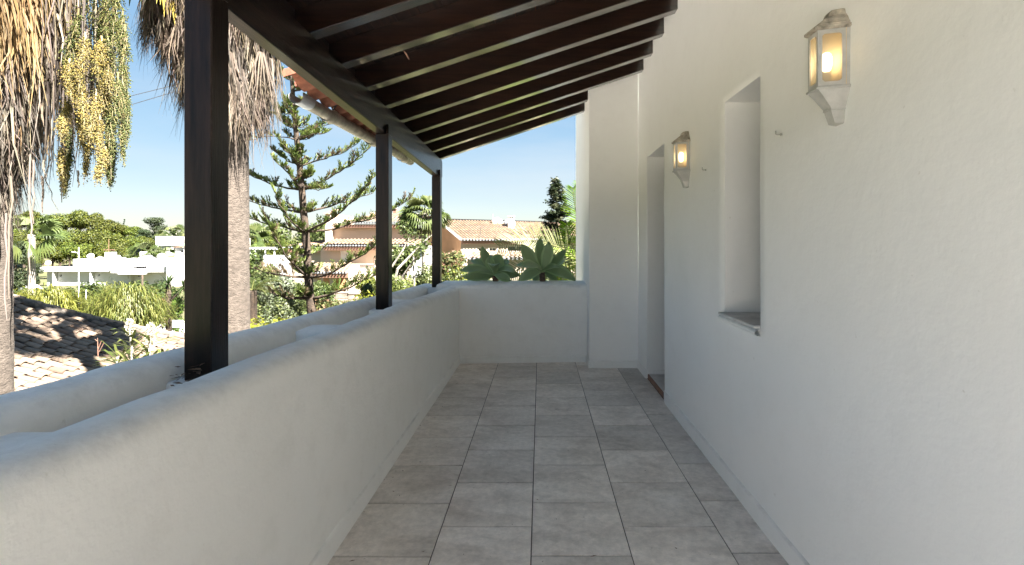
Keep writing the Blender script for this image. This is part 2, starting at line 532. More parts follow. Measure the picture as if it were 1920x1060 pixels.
M['polewhite'] = mat('pale_metal_pole', (0.60, 0.62, 0.64), 0.5, 0.05, 3)
M['dish'] = mat('grey_dish', (0.50, 0.50, 0.50), 0.5, 0.1, 3)
M['carpaint'] = mat('white_car_paint', (0.75, 0.76, 0.78), 0.25, 0.02, 3, coat=0.6)
M['tyre'] = mat('black_rubber', (0.03, 0.03, 0.03), 0.8, 0.1, 3)
M['signwhite'] = mat('white_sign_face', (0.80, 0.80, 0.78), 0.5, 0.02, 3)
M['signred'] = mat('red_sign_border', (0.60, 0.05, 0.04), 0.5, 0.02, 3)
M['wire'] = mat('dark_cable', (0.04, 0.04, 0.045), 0.6, 0.05, 3)
M['dry'] = leafmat('dry_palm_blade', (1.15, 1.15, 1.15), 0.25, 0.7)
M['leaf'] = leafmat('leaf', (1, 1, 1), 0.35, 0.5)
M['hillleaf'] = leafmat('pine_crown', (1, 1, 1), 0.25, 0.6, rnd=0.22)
M['agave'] = leafmat('agave_leaf', (1, 1, 1), 0.10, 0.42, spec=0.5)
M['petal'] = leafmat('white_petal', (0.9, 0.88, 0.82), 0.35, 0.6)
M['bead'] = leafmat('palm_fruit', (1, 1, 1), 0.1, 0.55)

# ================================================================== TERRACE
def zrafter(x, y):                  # underside of the rafters
    return 2.585 + 0.3316 * (x + 1.226) - 0.026 * y
def zbeam(y):
    return 2.379 - 0.031 * y
XW = 1.09                           # face of the house wall
YF = 5.72                           # face of the far parapet

# --- floor
fl = structure('floor')
slab = MB().box(-0.99, 1.12, -4.0, 5.95, -0.12, -0.006).build('screed', M['grout'], fl)
def floor_tile_mesh(wx, wy):
    b = 0.004
    z0, z1 = -0.006, 0.0
    g = 0.0025
    x, y = wx / 2 - g, wy / 2 - g * 1.7
    mb = MB()
    ring = lambda s, z: [(-x + s, -y + s, z), (x - s, -y + s, z), (x - s, y - s, z), (-x + s, y - s, z)]
    vv = ring(0, z0) + ring(0, z1 - 0.002) + ring(b * 0.7, z1)
    ff = [(i, (i + 1) % 4, 4 + (i + 1) % 4, 4 + i) for i in range(4)] + [(4 + i, 4 + (i + 1) % 4, 8 + (i + 1) % 4, 8 + i) for i in range(4)] + [(8, 9, 10, 11)]
    mb.add(vv, ff)
    return mb.mesh('floor_tile', M['floor'])
cols = [(-0.935, -0.486, 2.21), (-0.486, -0.041, 2.44), (-0.041, 0.409, 2.215), (0.409, 0.8626, 2.44), (0.8626, 1.10, 2.235)]
cache = {}
for (x0, x1, y0) in cols:
    k = -8
    while True:
        a = y0 + 0.4495 * k; b_ = a + 0.4495
        k += 1
        if b_ < -0.6: continue
        if a > YF + 0.10: break
        b_ = min(b_, YF + 0.16)
        key = (round(x1 - x0, 3), round(b_ - a, 3))
        if key not in cache: cache[key] = floor_tile_mesh(*key)
        o = put('tile', cache[key], fl, ((x0 + x1) / 2, (a + b_) / 2, random.uniform(-0.0006, 0.0006)), (random.uniform(-.001, .001), random.uniform(-.001, .001), 0))
rear = MB()
for (x0, x1, y0) in cols:
    for k in range(-16, -5):
        a = y0 + 0.4495 * k; b_ = a + 0.4495
        if b_ > -0.55 or a < -4: continue
        rear.box(x0 + .002, x1 - .002, a + .002, b_ - .002, -0.006, 0.0)
rear.build('rear_tiles', M['floor'], fl, kind='stuff')

# --- parapets, swept with a hand-made wobble
def crest(y):
    return interp(y, [(-4, 1.02), (0, 0.998), (1.87, 0.972), (2.7, 0.953), (4.2, 0.925), (5.2, 0.895), (6.1, 0.868)])
def profile(xi, xo, zt, zi0, zo0, r):
    """cross-section from the inner foot over the rounded top to the outer foot; xi nearer the house"""
    pts = []
    for k in range(11):
        pts.append((xi, zi0 + (zt - r - zi0) * k / 10.0))
    n = 12
    wd = xi - xo
    for k in range(1, n):
        t = math.pi * k / n
        pts.append((xi - wd / 2 + wd / 2 * math.cos(t) * (abs(math.cos(t)) ** -0.25 if abs(math.cos(t)) > 1e-3 else 1), zt - r + r * math.sin(t) ** 0.8))
    for k in range(11):
        pts.append((xo, zt - r + (zo0 - zt + r) * k / 10.0))
    return pts
def parapet(name, xi, xo, z_in, z_out, y0, y1, lab, r=0.075, seed=0.0):
    mb = MB()
    ys = list(np.arange(y0, y1 + 0.001, 0.05))
    rows = []
    for y in ys:
        wob = 0.012 * nz3(seed, y, 0, 0.9) + 0.005 * nz3(seed + 5, y, 2, 3.0)
        zt = crest(y) + 0.010 * nz3(seed + 9, y, 1, 1.3) + 0.004 * nz3(seed, y, 3, 5)
        row = []
        for (x, z) in profile(xi, xo, zt, z_in, z_out, r):
            up = sstep(z, 0.1, 0.6)
            row.append((x + wob * up + 0.004 * nz3(y * 2, z * 3, seed, 1.0), y, z + 0.003 * nz3(x * 6, y * 3, seed)))
        rows.append(row)
    n = len(rows[0])
    vv = [p for r_ in rows for p in r_]
    ff = []
    for j in range(len(rows) - 1):
        for i in range(n - 1):
            ff.append((j * n + i, (j + 1) * n + i, (j + 1) * n + i + 1, j * n + i + 1))
    ff.append(tuple(range(n - 1, -1, -1))); ff.append(tuple(range((len(rows) - 1) * n, len(rows) * n)))
    mb.add(vv, ff)
    return mb

pl = thing('parapet_planter', 'long double white plastered parapet with planting channel along the left side of terrace', 'parapet', (-1.2, 2.5, 0))
parapet('inner_wall', -0.935, -1.13, 0.0, 0.55, -4.0, 5.93, '', 0.085, 1.0).build('inner_wall', M['parapet'], pl, smooth='all')
parapet('outer_wall', -1.345, -1.56, 0.55, -0.2, -4.0, 6.40, '', 0.10, 4.0).build('outer_wall', M['parapet'], pl, smooth='all')
MB().box(-1.352, -1.125, -4.0, 6.1, 0.45, 0.60).build('soil', M['soil'], pl)
def wobbly_block(x0, x1, y0, y1, z0, z1, seed=0, r=0.02, n=8):
    mb = MB()
    def fn(u, v):
        # u 0..1 across x, v over the profile front-top-back
        x = lerp(x0, x1, u)
        if v <= 0: y, z = y0, z0
        elif v >= 4: y, z = y1, z0
        elif v < 1.5:
            y, z = y0, lerp(z0, z1 - r, min(1, v))
            if v > 1: y, z = y0 + r * 0.3, z1 - r * 0.3
        elif v < 2.5: y, z = lerp(y0 + r, y1 - r, (v - 1.5)), z1
        else:
            y, z = (y1 - r * 0.3, z1 - r * 0.3) if v < 3 else (y1, lerp(z1 - r, z0, v - 3))
        return (x + 0.0, y + 0.006 * nz3(x * 5, z * 5, seed), z + 0.006 * nz3(x * 4, y * 5, seed + 3))
    mb.grid(fn, np.linspace(0, 1, n), [0, 0.5, 1, 1.2, 1.5, 1.7, 1.9, 2.1, 2.3, 2.499, 2.7, 3, 3.5, 4])
    return mb
for i, (a, b_, zt) in enumerate([(0.95, 1.29, .915), (2.73, 2.97, 0.905), (4.24, 4.46, 0.885), (-1.2, -0.9, .93)]):
    wobbly_block(-1.36, -1.11, a, b_, 0.55, zt, i).build('cross_block', M['parapet'], pl, smooth='all')

# far parapet (also a planter)
fp = thing('parapet_wall', 'low white plastered parapet closing the far end of the terrace', 'parapet', (-0.2, 5.8, 0))
mb = MB()
nx = 60
xs = np.linspace(-1.20, 0.56, nx)
rows = []
for x in xs:
    yf = 5.715 + 0.09 * (x + 0.93) / 1.5
    zt = 0.906 + 0.006 * nz3(x, 3, 1, 2.0)
    row = []
    for k in range(10): row.append((x, yf + 0.004 * nz3(x * 2, k * .3, 7), (zt - 0.06) * k / 9))
    for k in range(1, 7):
        t = k / 6 * math.pi / 2
        row.append((x, yf + 0.075 * (1 - math.cos(t)), zt - 0.06 + 0.06 * math.sin(t)))
    row.append((x, 6.30, zt + 0.004)); row.append((x, 6.42, zt - 0.02)); row.append((x, 6.46, zt - 0.10)); row.append((x, 6.46, -0.3))
    rows.append(row)
n = len(rows[0]); vv = [p for r_ in rows for p in r_]; ff = []
for j in range(len(rows) - 1):
    for i in range(n - 1):
        ff.append((j * n + i, (j + 1) * n + i, (j + 1) * n + i + 1, j * n + i + 1))
mb.add(vv, ff); mb.build('wall', M['parapet'], fp, smooth='all')

# skirtings
def skirting(name, pts, h, t, parent, seed=0, nrm=None):
    """rounded strip along a polyline on the floor; offset direction = left of travel"""
    mb = MB(); rows = []
    pts = [Vector(p) for p in pts]
    dense = []
    for a, b_ in zip(pts, pts[1:]):
        m = max(2, int((b_ - a).length / 0.08))
        for k in range(m): dense.append((a.lerp(b_, k / m), (b_ - a).normalized()))
    dense.append((pts[-1], (pts[-1] - pts[-2]).normalized()))
    for i, (p, d) in enumerate(dense):
        nn = Vector((-d.y, d.x, 0))
        hh = h * (1 + 0.10 * nz3(p.x * 2, p.y * 2, seed)); tt = t * (1 + 0.25 * nz3(p.x * 3, p.y * 3, seed + 4))
        row = [p + nn * tt]
        row.append(p + nn * tt + Vector((0, 0, hh - 0.012)))
        row.append(p + nn * tt * 0.75 + Vector((0, 0, hh - 0.003)))
        row.append(p - nn * 0.012 + Vector((0, 0, hh + 0.004)))
        rows.append(row)
    n = 4; vv = [q for r_ in rows for q in r_]; ff = []
    for j in range(len(rows) - 1):
        for i in range(n - 1):
            ff.append((j * n + i, j * n + i + 1, (j + 1) * n + i + 1, (j + 1) * n + i))
    mb.add(vv, ff)
    return mb.build(name, M['parapet'], parent, smooth='all')
skirting('skirting', [(-0.935, 5.72, 0), (-0.935, -4, 0)], 0.10, 0.012, pl, 1)
skirting('skirting', [(0.546, 5.803, 0), (-0.93, 5.714, 0)], 0.075, 0.012, fp, 3)

# --- house wall on the right, door and window openings
hw = structure('house_wall')
DY0, DY1, DZ = 4.37, 5.09, 2.272
WY0, WY1, WZ0, WZ1 = 2.485, 2.964, 0.962, 2.234
def axis(lo, hi, cuts, step):
    pts = sorted(set([lo, hi] + cuts))
    out = []
    for a, b_ in zip(pts, pts[1:]):
        m = max(1, int(round((b_ - a) / step)))
        for k in range(m): out.append(a + (b_ - a) * k / m)
    out.append(pts[-1])
    return out
ya = axis(-2.2, 5.53, [DY0, DY1, WY0, WY1, DY0 - .02, DY1 + .02, WY0 - .02, WY1 + .02], 0.07)
za = axis(0.0, 3.62, [0.04, DZ, DZ + .02, WZ0, WZ1, WZ0 - .02, WZ1 + .02], 0.07)
mb = MB()
idx = {}
vv = []; ff = []
def inside(y, z, m=0.0):
    return (DY0 - m < y < DY1 + m and z < DZ + m) or (WY0 - m < y < WY1 + m and WZ0 - m < z < WZ1 + m)
def onedge(y, z):
    e = 1e-6
    d = (DY0 - e <= y <= DY1 + e and z <= DZ + e)
    w_ = (WY0 - e <= y <= WY1 + e and WZ0 - e <= z <= WZ1 + e)
    return d or w_
def wallpt(y, z):
    x = XW + 0.006 * nz3(y, z, 3.3, 0.8) + 0.0025 * nz3(y, z, 8, 3.2)
    if onedge(y, z): x += 0.010
    yy = y + (0.006 * nz3(z, 5, 1, 1.5) if onedge(y, z) else 0)
    return (x, yy, z)
for j, z in enumerate(za):
    for i, y in enumerate(ya):
        vv.append(wallpt(y, z)); idx[(i, j)] = len(vv) - 1
for j in range(len(za) - 1):
    for i in range(len(ya) - 1):
        yc, zc = (ya[i] + ya[i + 1]) / 2, (za[j] + za[j + 1]) / 2
        if inside(yc, zc): continue
        ff.append((idx[(i, j)], idx[(i, j + 1)], idx[(i + 1, j + 1)], idx[(i + 1, j)]))
mb.add(vv, ff)
# reveals
def reveal(a, b_, depth=0.30):
    (y0, z0), (y1, z1) = a, b_
    m = 12
    pa = [wallpt(lerp(y0, y1, k / m), lerp(z0, z1, k / m)) for k in range(m + 1)]
    def fn(u, v):
        q = pa[int(round(u * m))]
        return (q[0] + v, q[1] + 0.003 * nz3(q[2] * 2, v * 9, 2), q[2] + 0.002 * nz3(q[1] * 4, v * 9, 5))
    mb.grid(fn, [k / m for k in range(m + 1)], [0, 0.003, 0.03, 0.1, 0.2, depth])
reveal((DY1, 0.0), (DY1, DZ)); reveal((DY0, DZ), (DY0, 0.0)); reveal((DY1, DZ), (DY0, DZ))
reveal((WY1, WZ0), (WY1, WZ1)); reveal((WY0, WZ1), (WY0, WZ0)); reveal((WY1, WZ1), (WY0, WZ1)); reveal((WY0, WZ0), (WY1, WZ0))
mb.build('wall_face', M['plaster'], hw, smooth=True)
# sill: two tiles proud of the wall, with white plaster lip underneath
sl_ = put('window_sill', MB().box(XW + 0.004, XW + 0.30, WY0 + .004, WY1 - .004, WZ0 - .012, WZ0 + 0.004).mesh('sill_bed', M['plaster']), hw)
for (a, b_) in ((WY0 + 0.006, 2.70), (2.704, WY1 - .006)):
    MB().box(XW - 0.026, XW + 0.295, a - (0.02 if a < 2.6 else 0), b_ + (0.012 if a > 2.6 else 0), WZ0 + 0.006, WZ0 + 0.020, bev=0.003).build('sill_tile', M['sill'], sl_)
lip = MB()
def lipfn(u, v):
    y = lerp(WY0 - 0.025, WY1 + 0.015, u)
    ang = v * math.pi
    return (XW + 0.004 - (0.030 + 0.006 * nz3(y * 9, 1, 1)) * math.sin(ang) , y, WZ0 - 0.014 + 0.018 * math.cos(ang) + 0.004 * nz3(y * 12, 3, 0))
lip.grid(lipfn, list(np.linspace(0, 1, 14)), list(np.linspace(0, 1, 6)), flip=True)
lip.build('sill_lip', M['parapet'], sl_, smooth='all')
# window deep in the opening
wn = MB().box(XW + 0.30, XW + 0.34, WY0 - .02, WY0 + .035, WZ0 - .01, WZ1 + .01).box(XW + 0.30, XW + 0.34, WY1 - .035, WY1 + .02, WZ0 - .01, WZ1 + .01)
wn.box(XW + 0.30, XW + 0.34, WY0 + .035, WY1 - .035, WZ0 - .01, WZ0 + .045).box(XW + 0.30, XW + 0.34, WY0 + .035, WY1 - .035, WZ1 - .045, WZ1 + .01)
wf = wn.build('window_frame', M['woodz'], hw)
MB().box(XW + 0.315, XW + 0.325, WY0 + .035, WY1 - .035, WZ0 + .045, WZ1 - .045).build('pane', M['glass'], wf)
dr = MB().box(XW + 0.30, XW + 0.345, DY0 - .02, DY1 + .02, 0.05, DZ + .01).build('door', M['woodz'], hw)
MB().box(XW + 0.285, XW + 0.30, DY0 + .06, DY0 + .09, 1.0, 1.14, bev=.004).build('handle', M['lamproof'], dr)
st = MB().box(XW + 0.022, XW + 0.34, DY0 - .01, DY1 + .01, -0.005, 0.048, bev=0.003).build('threshold', M['sill'], hw)
MB().box(XW + 0.010, XW + 0.0215, DY0 + .012, DY1 - .012, 0.001, 0.047).build('threshold_edge', M['redstep'], st)
skirting('skirting', [(XW, -2.2, 0), (XW, DY0 - 0.005, 0), (XW + .1, DY0 - 0.004, 0)], 0.095, 0.013, hw, 8)
skirting('skirting', [(XW + .2, DY1 + 0.005, 0), (XW, DY1 + 0.004, 0), (XW, 5.512, 0)], 0.09, 0.012, hw, 11)

# pilaster at the far right and the wall that runs on behind it
pc = structure('pilaster')
def wav_grid(mb, p00, p10, p01, nu, nv, amp=0.003, seed=0, flip=False):
    p00, p10, p01 = Vector(p00), Vector(p10), Vector(p01)
    nrm = (p10 - p00).cross(p01 - p00).normalized()
    def fn(u, v):
        q = p00 + (p10 - p00) * u + (p01 - p00) * v
        e = min(u, 1 - u)
        return q + nrm * (amp * nz3(q.x + q.y, q.z, seed, 1.6) - (0.006 if e < 1e-6 else 0))
    mb.grid(fn, list(np.linspace(0, 1, nu)), list(np.linspace(0, 1, nv)), flip=flip)
mb = MB()
wav_grid(mb, (0.546, 5.52, 0), (1.088, 5.512, 0), (0.546, 5.52, 3.6), 10, 40, 0.004, 2)
wav_grid(mb, (0.546, 7.62, -4), (0.546, 5.52, -4), (0.546, 7.62, 3.6), 30, 50, 0.004, 6)
wav_grid(mb, (3.0, 7.62, -4), (0.546, 7.62, -4), (3.0, 7.62, 3.6), 20, 40, 0.004, 6)
mb.build('pilaster_face', M['plaster'], pc, smooth=True)
skirting('skirting', [(0.546, 5.80, 0), (0.546, 5.517, 0)], 0.08, -0.012, pc, 13)
skirting('skirting', [(1.088, 5.516, 0), (0.54, 5.517, 0)], 0.08, -0.012, pc, 14) if False else skirting('skirting', [(1.088, 5.513, 0), (0.536, 5.519, 0)], 0.08, 0.012, pc, 14)

# house body behind the wall, terrace base and the wall behind the viewer
hb = structure('house')
b0 = MB().box(1.46, 9.5, -2.2, 5.5, -4.6, 3.62).box(1.46, 9.5, -9.0, -2.2, -4.6, -0.01).box(1.46, 3.0, 5.5, 7.60, -4.6, 3.45)  # unseen parts behind the viewer kept low and open to let light in
b0.box(XW + .0, 1.455, -2.2, -2.05, -0.12, 3.6)
b0.box(-1.57, 1.46, -4.2, 5.45, -4.6, -0.13).box(-1.57, 0.50, 5.45, 6.44, -4.6, -0.31)
b0.box(-1.60, 1.46, -4.25, -4.0, -0.12, 0.9)
b0.build('house_body', M['farwhite'], hb)
rb = MB()
rb.hexa([(1.2, -2.3, 3.63), (9.9, -2.3, 3.63), (9.9, 5.5, 3.63), (1.2, 5.5, 3.63), (5.2, 0, 4.6), (6.2, 0, 4.6), (6.2, 3, 4.6), (5.2, 3, 4.6)])
rb.build('main_roof', M['redtile'], hb)

# ------------------------------------------------------------------ timber roof
tr = thing('timber_lean_to_roof', 'dark brown timber lean-to roof with sloping rafters over the terrace', 'roof', (0, 2, 2.5))
beam = MB()
def beam_fn():
    ys = [-0.95] + list(np.arange(-0.8, 6.0, 0.4)) + [6.16]
    x0, x1 = -1.302, -1.226
    rows = []
    for y in ys:
        zb, zt = zbeam(y), zrafter(-1.226, y) - 0.001
        c = 0.006
        j = 0.0
        rows.append([(x0 + c, y, zb + j), (x1 - c + j, y, zb + j), (x1 + j, y, zb + c + j), (x1 + j, y, zt - c), (x1 - c + j, y, zt), (x0 + c, y, zt - .02), (x0, y, zt - c - .02), (x0, y, zb + c)])
    # rounded end
    yE = 6.16
    for k, (dy, dz) in enumerate([(0.03, .006), (0.05, .03)]):
        zb, zt = zbeam(yE) + dz, zrafter(-1.226, yE) - 0.001 - dz
        rows.append([(x0 + .006, yE + dy, zb), (x1 - .006, yE + dy, zb), (x1, yE + dy, zb + .006), (x1, yE + dy, zt - .006), (x1 - .006, yE + dy, zt), (x0 + .006, yE + dy, zt - .02), (x0, yE + dy, zt - .026), (x0, yE + dy, zb + .006)])
    n = 8
    vv = [p for r_ in rows for p in r_]; ff = []
    for j in range(len(rows) - 1):
        for i in range(n):
            k = (i + 1) % n
            ff.append((j * n + i, (j + 1) * n + i, (j + 1) * n + k, j * n + k))
    ff.append(tuple(range(n))); ff.append(tuple(reversed(range((len(rows) - 1) * n, len(rows) * n))))
    beam.add(vv, ff)
beam_fn()
beam.build('beam', M['woody'], tr)
RW = 0.088; RH = 0.15
RS = [2.69 + 0.43 * k for k in range(-8, 9)]
for y in RS:
    xr = XW + 0.004 if y < 5.5 else 0.546 - 0.002
    xl = -1.31
    mb = MB(); c = 0.004
    rows = []
    for k in range(9):
        x = lerp(xl, xr, k / 8)
        z = zrafter(x, y); jy = 0.0; jz = 0.0
        a, b_ = y - RW / 2 + jy, y + RW / 2 + jy
        rows.append([(x, a + c, z + jz), (x, a, z + c + jz), (x, a, z + RH), (x, b_, z + RH), (x, b_, z + c + jz), (x, b_ - c, z + jz)])
    n = 6; vv = [p for r_ in rows for p in r_]; ff = []
    for j in range(len(rows) - 1):
        for i in range(n):
            k = (i + 1) % n
            ff.append((j * n + i, j * n + k, (j + 1) * n + k, (j + 1) * n + i))
    ff.append(tuple(reversed(range(n)))); ff.append(tuple(range((len(rows) - 1) * n, len(rows) * n)))
    mb.add(vv, ff); mb.build('rafter', M['woodx'], tr)
# boards along the roof
nb = 17
xa, xb = -1.31, 1.10
for k in range(nb):
    x0 = lerp(xa, xb, k / nb) + 0.002; x1 = lerp(xa, xb, (k + 1) / nb) - 0.002
    ye = 6.27 if x1 < 0.53 else 5.505
    y0 = 3.30 if x1 < -1.33 else -0.95
    t = 0.018
    pts = []
    for (x, y) in ((x0, y0), (x1, y0), (x1, ye), (x0, ye)): pts.append((x, y, zrafter(x, y) + RH + 0.001))
    for (x, y) in ((x0, y0), (x1, y0), (x1, ye), (x0, ye)): pts.append((x, y, zrafter(x, y) + RH + t))
    MB().hexa(pts).build('board', M['board'], tr)
bl = MB()
for k in range(18):
    y0 = -0.95 + k * 0.401; y1 = y0 + 0.398
    z0, z1 = zrafter(-1.33, y0) - 0.012, zrafter(-1.33, y1) - 0.012
    MB().hexa([(-1.332, y0, z0), (-1.3125, y0, z0), (-1.3125, y1, z1), (-1.332, y1, z1), (-1.332, y0, z0 + RH + .028), (-1.3125, y0, z0 + RH + .028), (-1.3125, y1, z1 + RH + .028), (-1.332, y1, z1 + RH + .028)]).build('eave_board', M['board'], tr)
# clay tile covering: joined over the roof, single tiles at the eave
def barrel_mesh(name, L, r0, r1, m, th=0.012, n=8, invert=False):
    """half-round clay tile along +X, its lower (wide) end at x=L"""
    mb = MB(); sg = -1 if invert else 1
    vv = []
    for (x, r) in ((0, r0), (L, r1)):
        for rr in (r, r - th):
            for k in range(n):
                a = math.pi * k / (n - 1)
                vv.append((x, -rr * math.cos(a), sg * rr * math.sin(a) * 0.85))
    ff = []
    for k in range(n - 1):
        ff.append((k, k + 1, 2 * n + k + 1, 2 * n + k))
        ff.append((n + k + 1, n + k, 3 * n + k, 3 * n + k + 1))
        ff.append((2 * n + k, 2 * n + k + 1, 3 * n + k + 1, 3 * n + k))
    mb.add(vv, ff)
    return mb.mesh(name, m, smooth=True)
RSL = math.atan(0.3316)
et = barrel_mesh('eave_tile', 0.42, 0.085, 0.105, M['redtile'])
ep = barrel_mesh('eave_pan', 0.42, 0.10, 0.085, M['redtile'], invert=True)
y = 3.52
k = 0
while y < 6.30:
    zt = zrafter(-1.50, y) + RH + 0.02
    # cover
    put('cover_tile', et, tr, (-1.38 + random.uniform(-.015, .015), y, zrafter(-1.38, y) + RH + 0.075), (random.uniform(-.04, .04), RSL, math.pi + random.uniform(-.03, .03)))
    put('pan_tile', ep, tr, (-1.36 + random.uniform(-.01, .01), y + 0.1, zrafter(-1.36, y) + RH + 0.10), (0, RSL, math.pi))
    y += 0.20; k += 1
up = MB()
def rooftop(x, y):
    return zrafter(x, y) + RH + 0.022
ys = list(np.arange(-1.0, 6.31, 0.025))
for row in range(6):
    x1 = 1.08 - row * 0.45; x0 = x1 - 0.47
    if x0 < -1.30: x0 = -1.30
    def fn(u, v, x0=x0, x1=x1):
        x = lerp(x0, x1, u)
        ph = (v % 0.2) / 0.2
        hgt = 0.075 * abs(math.sin(math.pi * ph)) ** 0.8
        xx = x if (v < 5.48 or x < 0.52) else min(x, 0.52)
        return (xx, v, rooftop(x, v) + hgt + 0.02 * (1 - u) + 0.004)
    up.grid(fn, [0, 1], ys, col=(1, 1, 1))
up.build('upper_tiles', M['redtile'], tr, kind='stuff')

# gutter under the eave
gt = thing('rain_gutter', 'weathered greyish rain gutter pipe with brackets hanging under the clay tile eave', 'gutter', (-1.75, 5.0, 2.45))
gA, gB = Vector((-1.80, 3.66, 2.478)), Vector((-1.665, 6.32, 2.44))
def gutter_mesh(a, b_, r, th=0.004, m=14):
    mb = MB(); d = (b_ - a).normalized(); s = d.cross(Vector((0, 0, 1))).normalized(); u = s.cross(d)
    vv = []; n = 12
    A0, A1 = math.pi * 0.86, math.pi * 2.14
    for k in range(m + 1):
        p = a.lerp(b_, k / m)
        for rr in (r, r - th):
            for i in range(n):
                t = lerp(A0, A1, i / (n - 1))
                vv.append(p + s * math.cos(t) * rr + u * math.sin(t) * rr)
    ff = []
    for k in range(m):
        o = k * 2 * n; q = (k + 1) * 2 * n
        for i in range(n - 1):
            ff.append((o + i, q + i, q + i + 1, o + i + 1))
            ff.append((o + n + i + 1, q + n + i + 1, q + n + i, o + n + i))
        ff.append((o, o + n, q + n, q)); ff.append((o + n - 1, q + n - 1, q + 2 * n - 1, o + 2 * n - 1))
    mb.add(vv, ff)
    return mb
gutter_mesh(gA, gB, 0.055).build('trough', M['gutter'], gt, smooth=True)
e = MB(); dd = (gA - gB).normalized()
gutter_mesh(gA + dd * 0.001, gA - dd * 0.17, 0.0585, 0.0034, 3).build('end_sleeve', M['polewhite'], gt, smooth=True)
for yy in (4.12, 5.05, 6.0):
    t = (yy - gA.y) / (gB.y - gA.y); p = gA.lerp(gB, t)
    b1 = gutter_mesh(p, p - dd * 0.11, 0.068, 0.012, 2).build('joint_collar', M['gutter'], gt, smooth=True)
    MB().tube([p + Vector((0.05, 0, 0.02)), p + Vector((0.09, 0, 0.075)), p + Vector((0.16, 0, 0.10))], 0.006, 5).build('hanger', M['wire'], gt)
gutter_mesh(gB + dd * 0.02, gB - dd * 0.02, 0.06, 0.02, 1).build('end_cap', M['gutter'], gt, smooth=True)

# posts
gp = 'square timber posts along the parapet'
plab = {1.81: 'nearest and thickest looking dark square timber post rising from the parapet planter',
        3.92: 'middle dark square timber post rising from the parapet, second from the viewer',
        5.95: 'farthest dark square timber post at the corner of the far parapet'}
for (y, zb) in ((1.81, 0.892), (3.92, 0.865), (5.95, 0.856), (-0.30, 0.9)):
    zt = zbeam(y) - 0.001
    if y < 1:
        pt = thing('timber_post', 'dark square timber post behind the viewer, part of the same row', 'post', (-1.25, y, zb), gp)
    else:
        pt = thing('timber_post', plab[y], 'post', (-1.25, y, zb), gp)
    MB().box(-1.302, -1.200, y, y + 0.102, zb, zt, bev=0.004).build('shaft', M['woodz'], pt)
    MB().box(-1.222, -1.200, y + 0.001, y + 0.101, zt + 0.0015, zt + 0.075, bev=0.002).build('cheek', M['woodz'], pt)
    wobbly_block(-1.345, -1.14, y - 0.03, y + 0.14, 0.55, zb - 0.001, y, 0.01).build('footing', M['parapet'], pt, smooth='all')

# ------------------------------------------------------------------ wall lanterns
glass, t_, b_ = newmat('frosted_lantern_glass')
trn = node(t_, 'ShaderNodeBsdfTransparent'); trn.inputs[0].default_value = (1, 0.93, 0.80, 1)
tl = node(t_, 'ShaderNodeBsdfTranslucent'); tl.inputs[0].default_value = (1.0, 0.88, 0.66, 1)
gl = node(t_, 'ShaderNodeBsdfGlossy'); gl.inputs['Roughness'].default_value = 0.25
ms1 = node(t_, 'ShaderNodeMixShader'); ms1.inputs[0].default_value = 0.30
ms2 = node(t_, 'ShaderNodeMixShader'); ms2.inputs[0].default_value = 0.05
t_.links.new(trn.outputs[0], ms1.inputs[1]); t_.links.new(tl.outputs[0], ms1.inputs[2])
t_.links.new(ms1.outputs[0], ms2.inputs[1]); t_.links.new(gl.outputs[0], ms2.inputs[2])
t_.links.new(ms2.outputs[0], t_.nodes['Material Output'].inputs['Surface'])
bulbm, t_, b_ = newmat('lit_bulb')
em = node(t_, 'ShaderNodeEmission'); em.inputs[0].default_value = (1.0, 0.80, 0.50, 1); em.inputs[1].default_value = 1.15
t_.links.new(em.outputs[0], t_.nodes['Material Output'].inputs['Surface'])
M['inner'] = mat('lantern_back_plate', (0.62, 0.50, 0.32), 0.6, 0.08, 20)

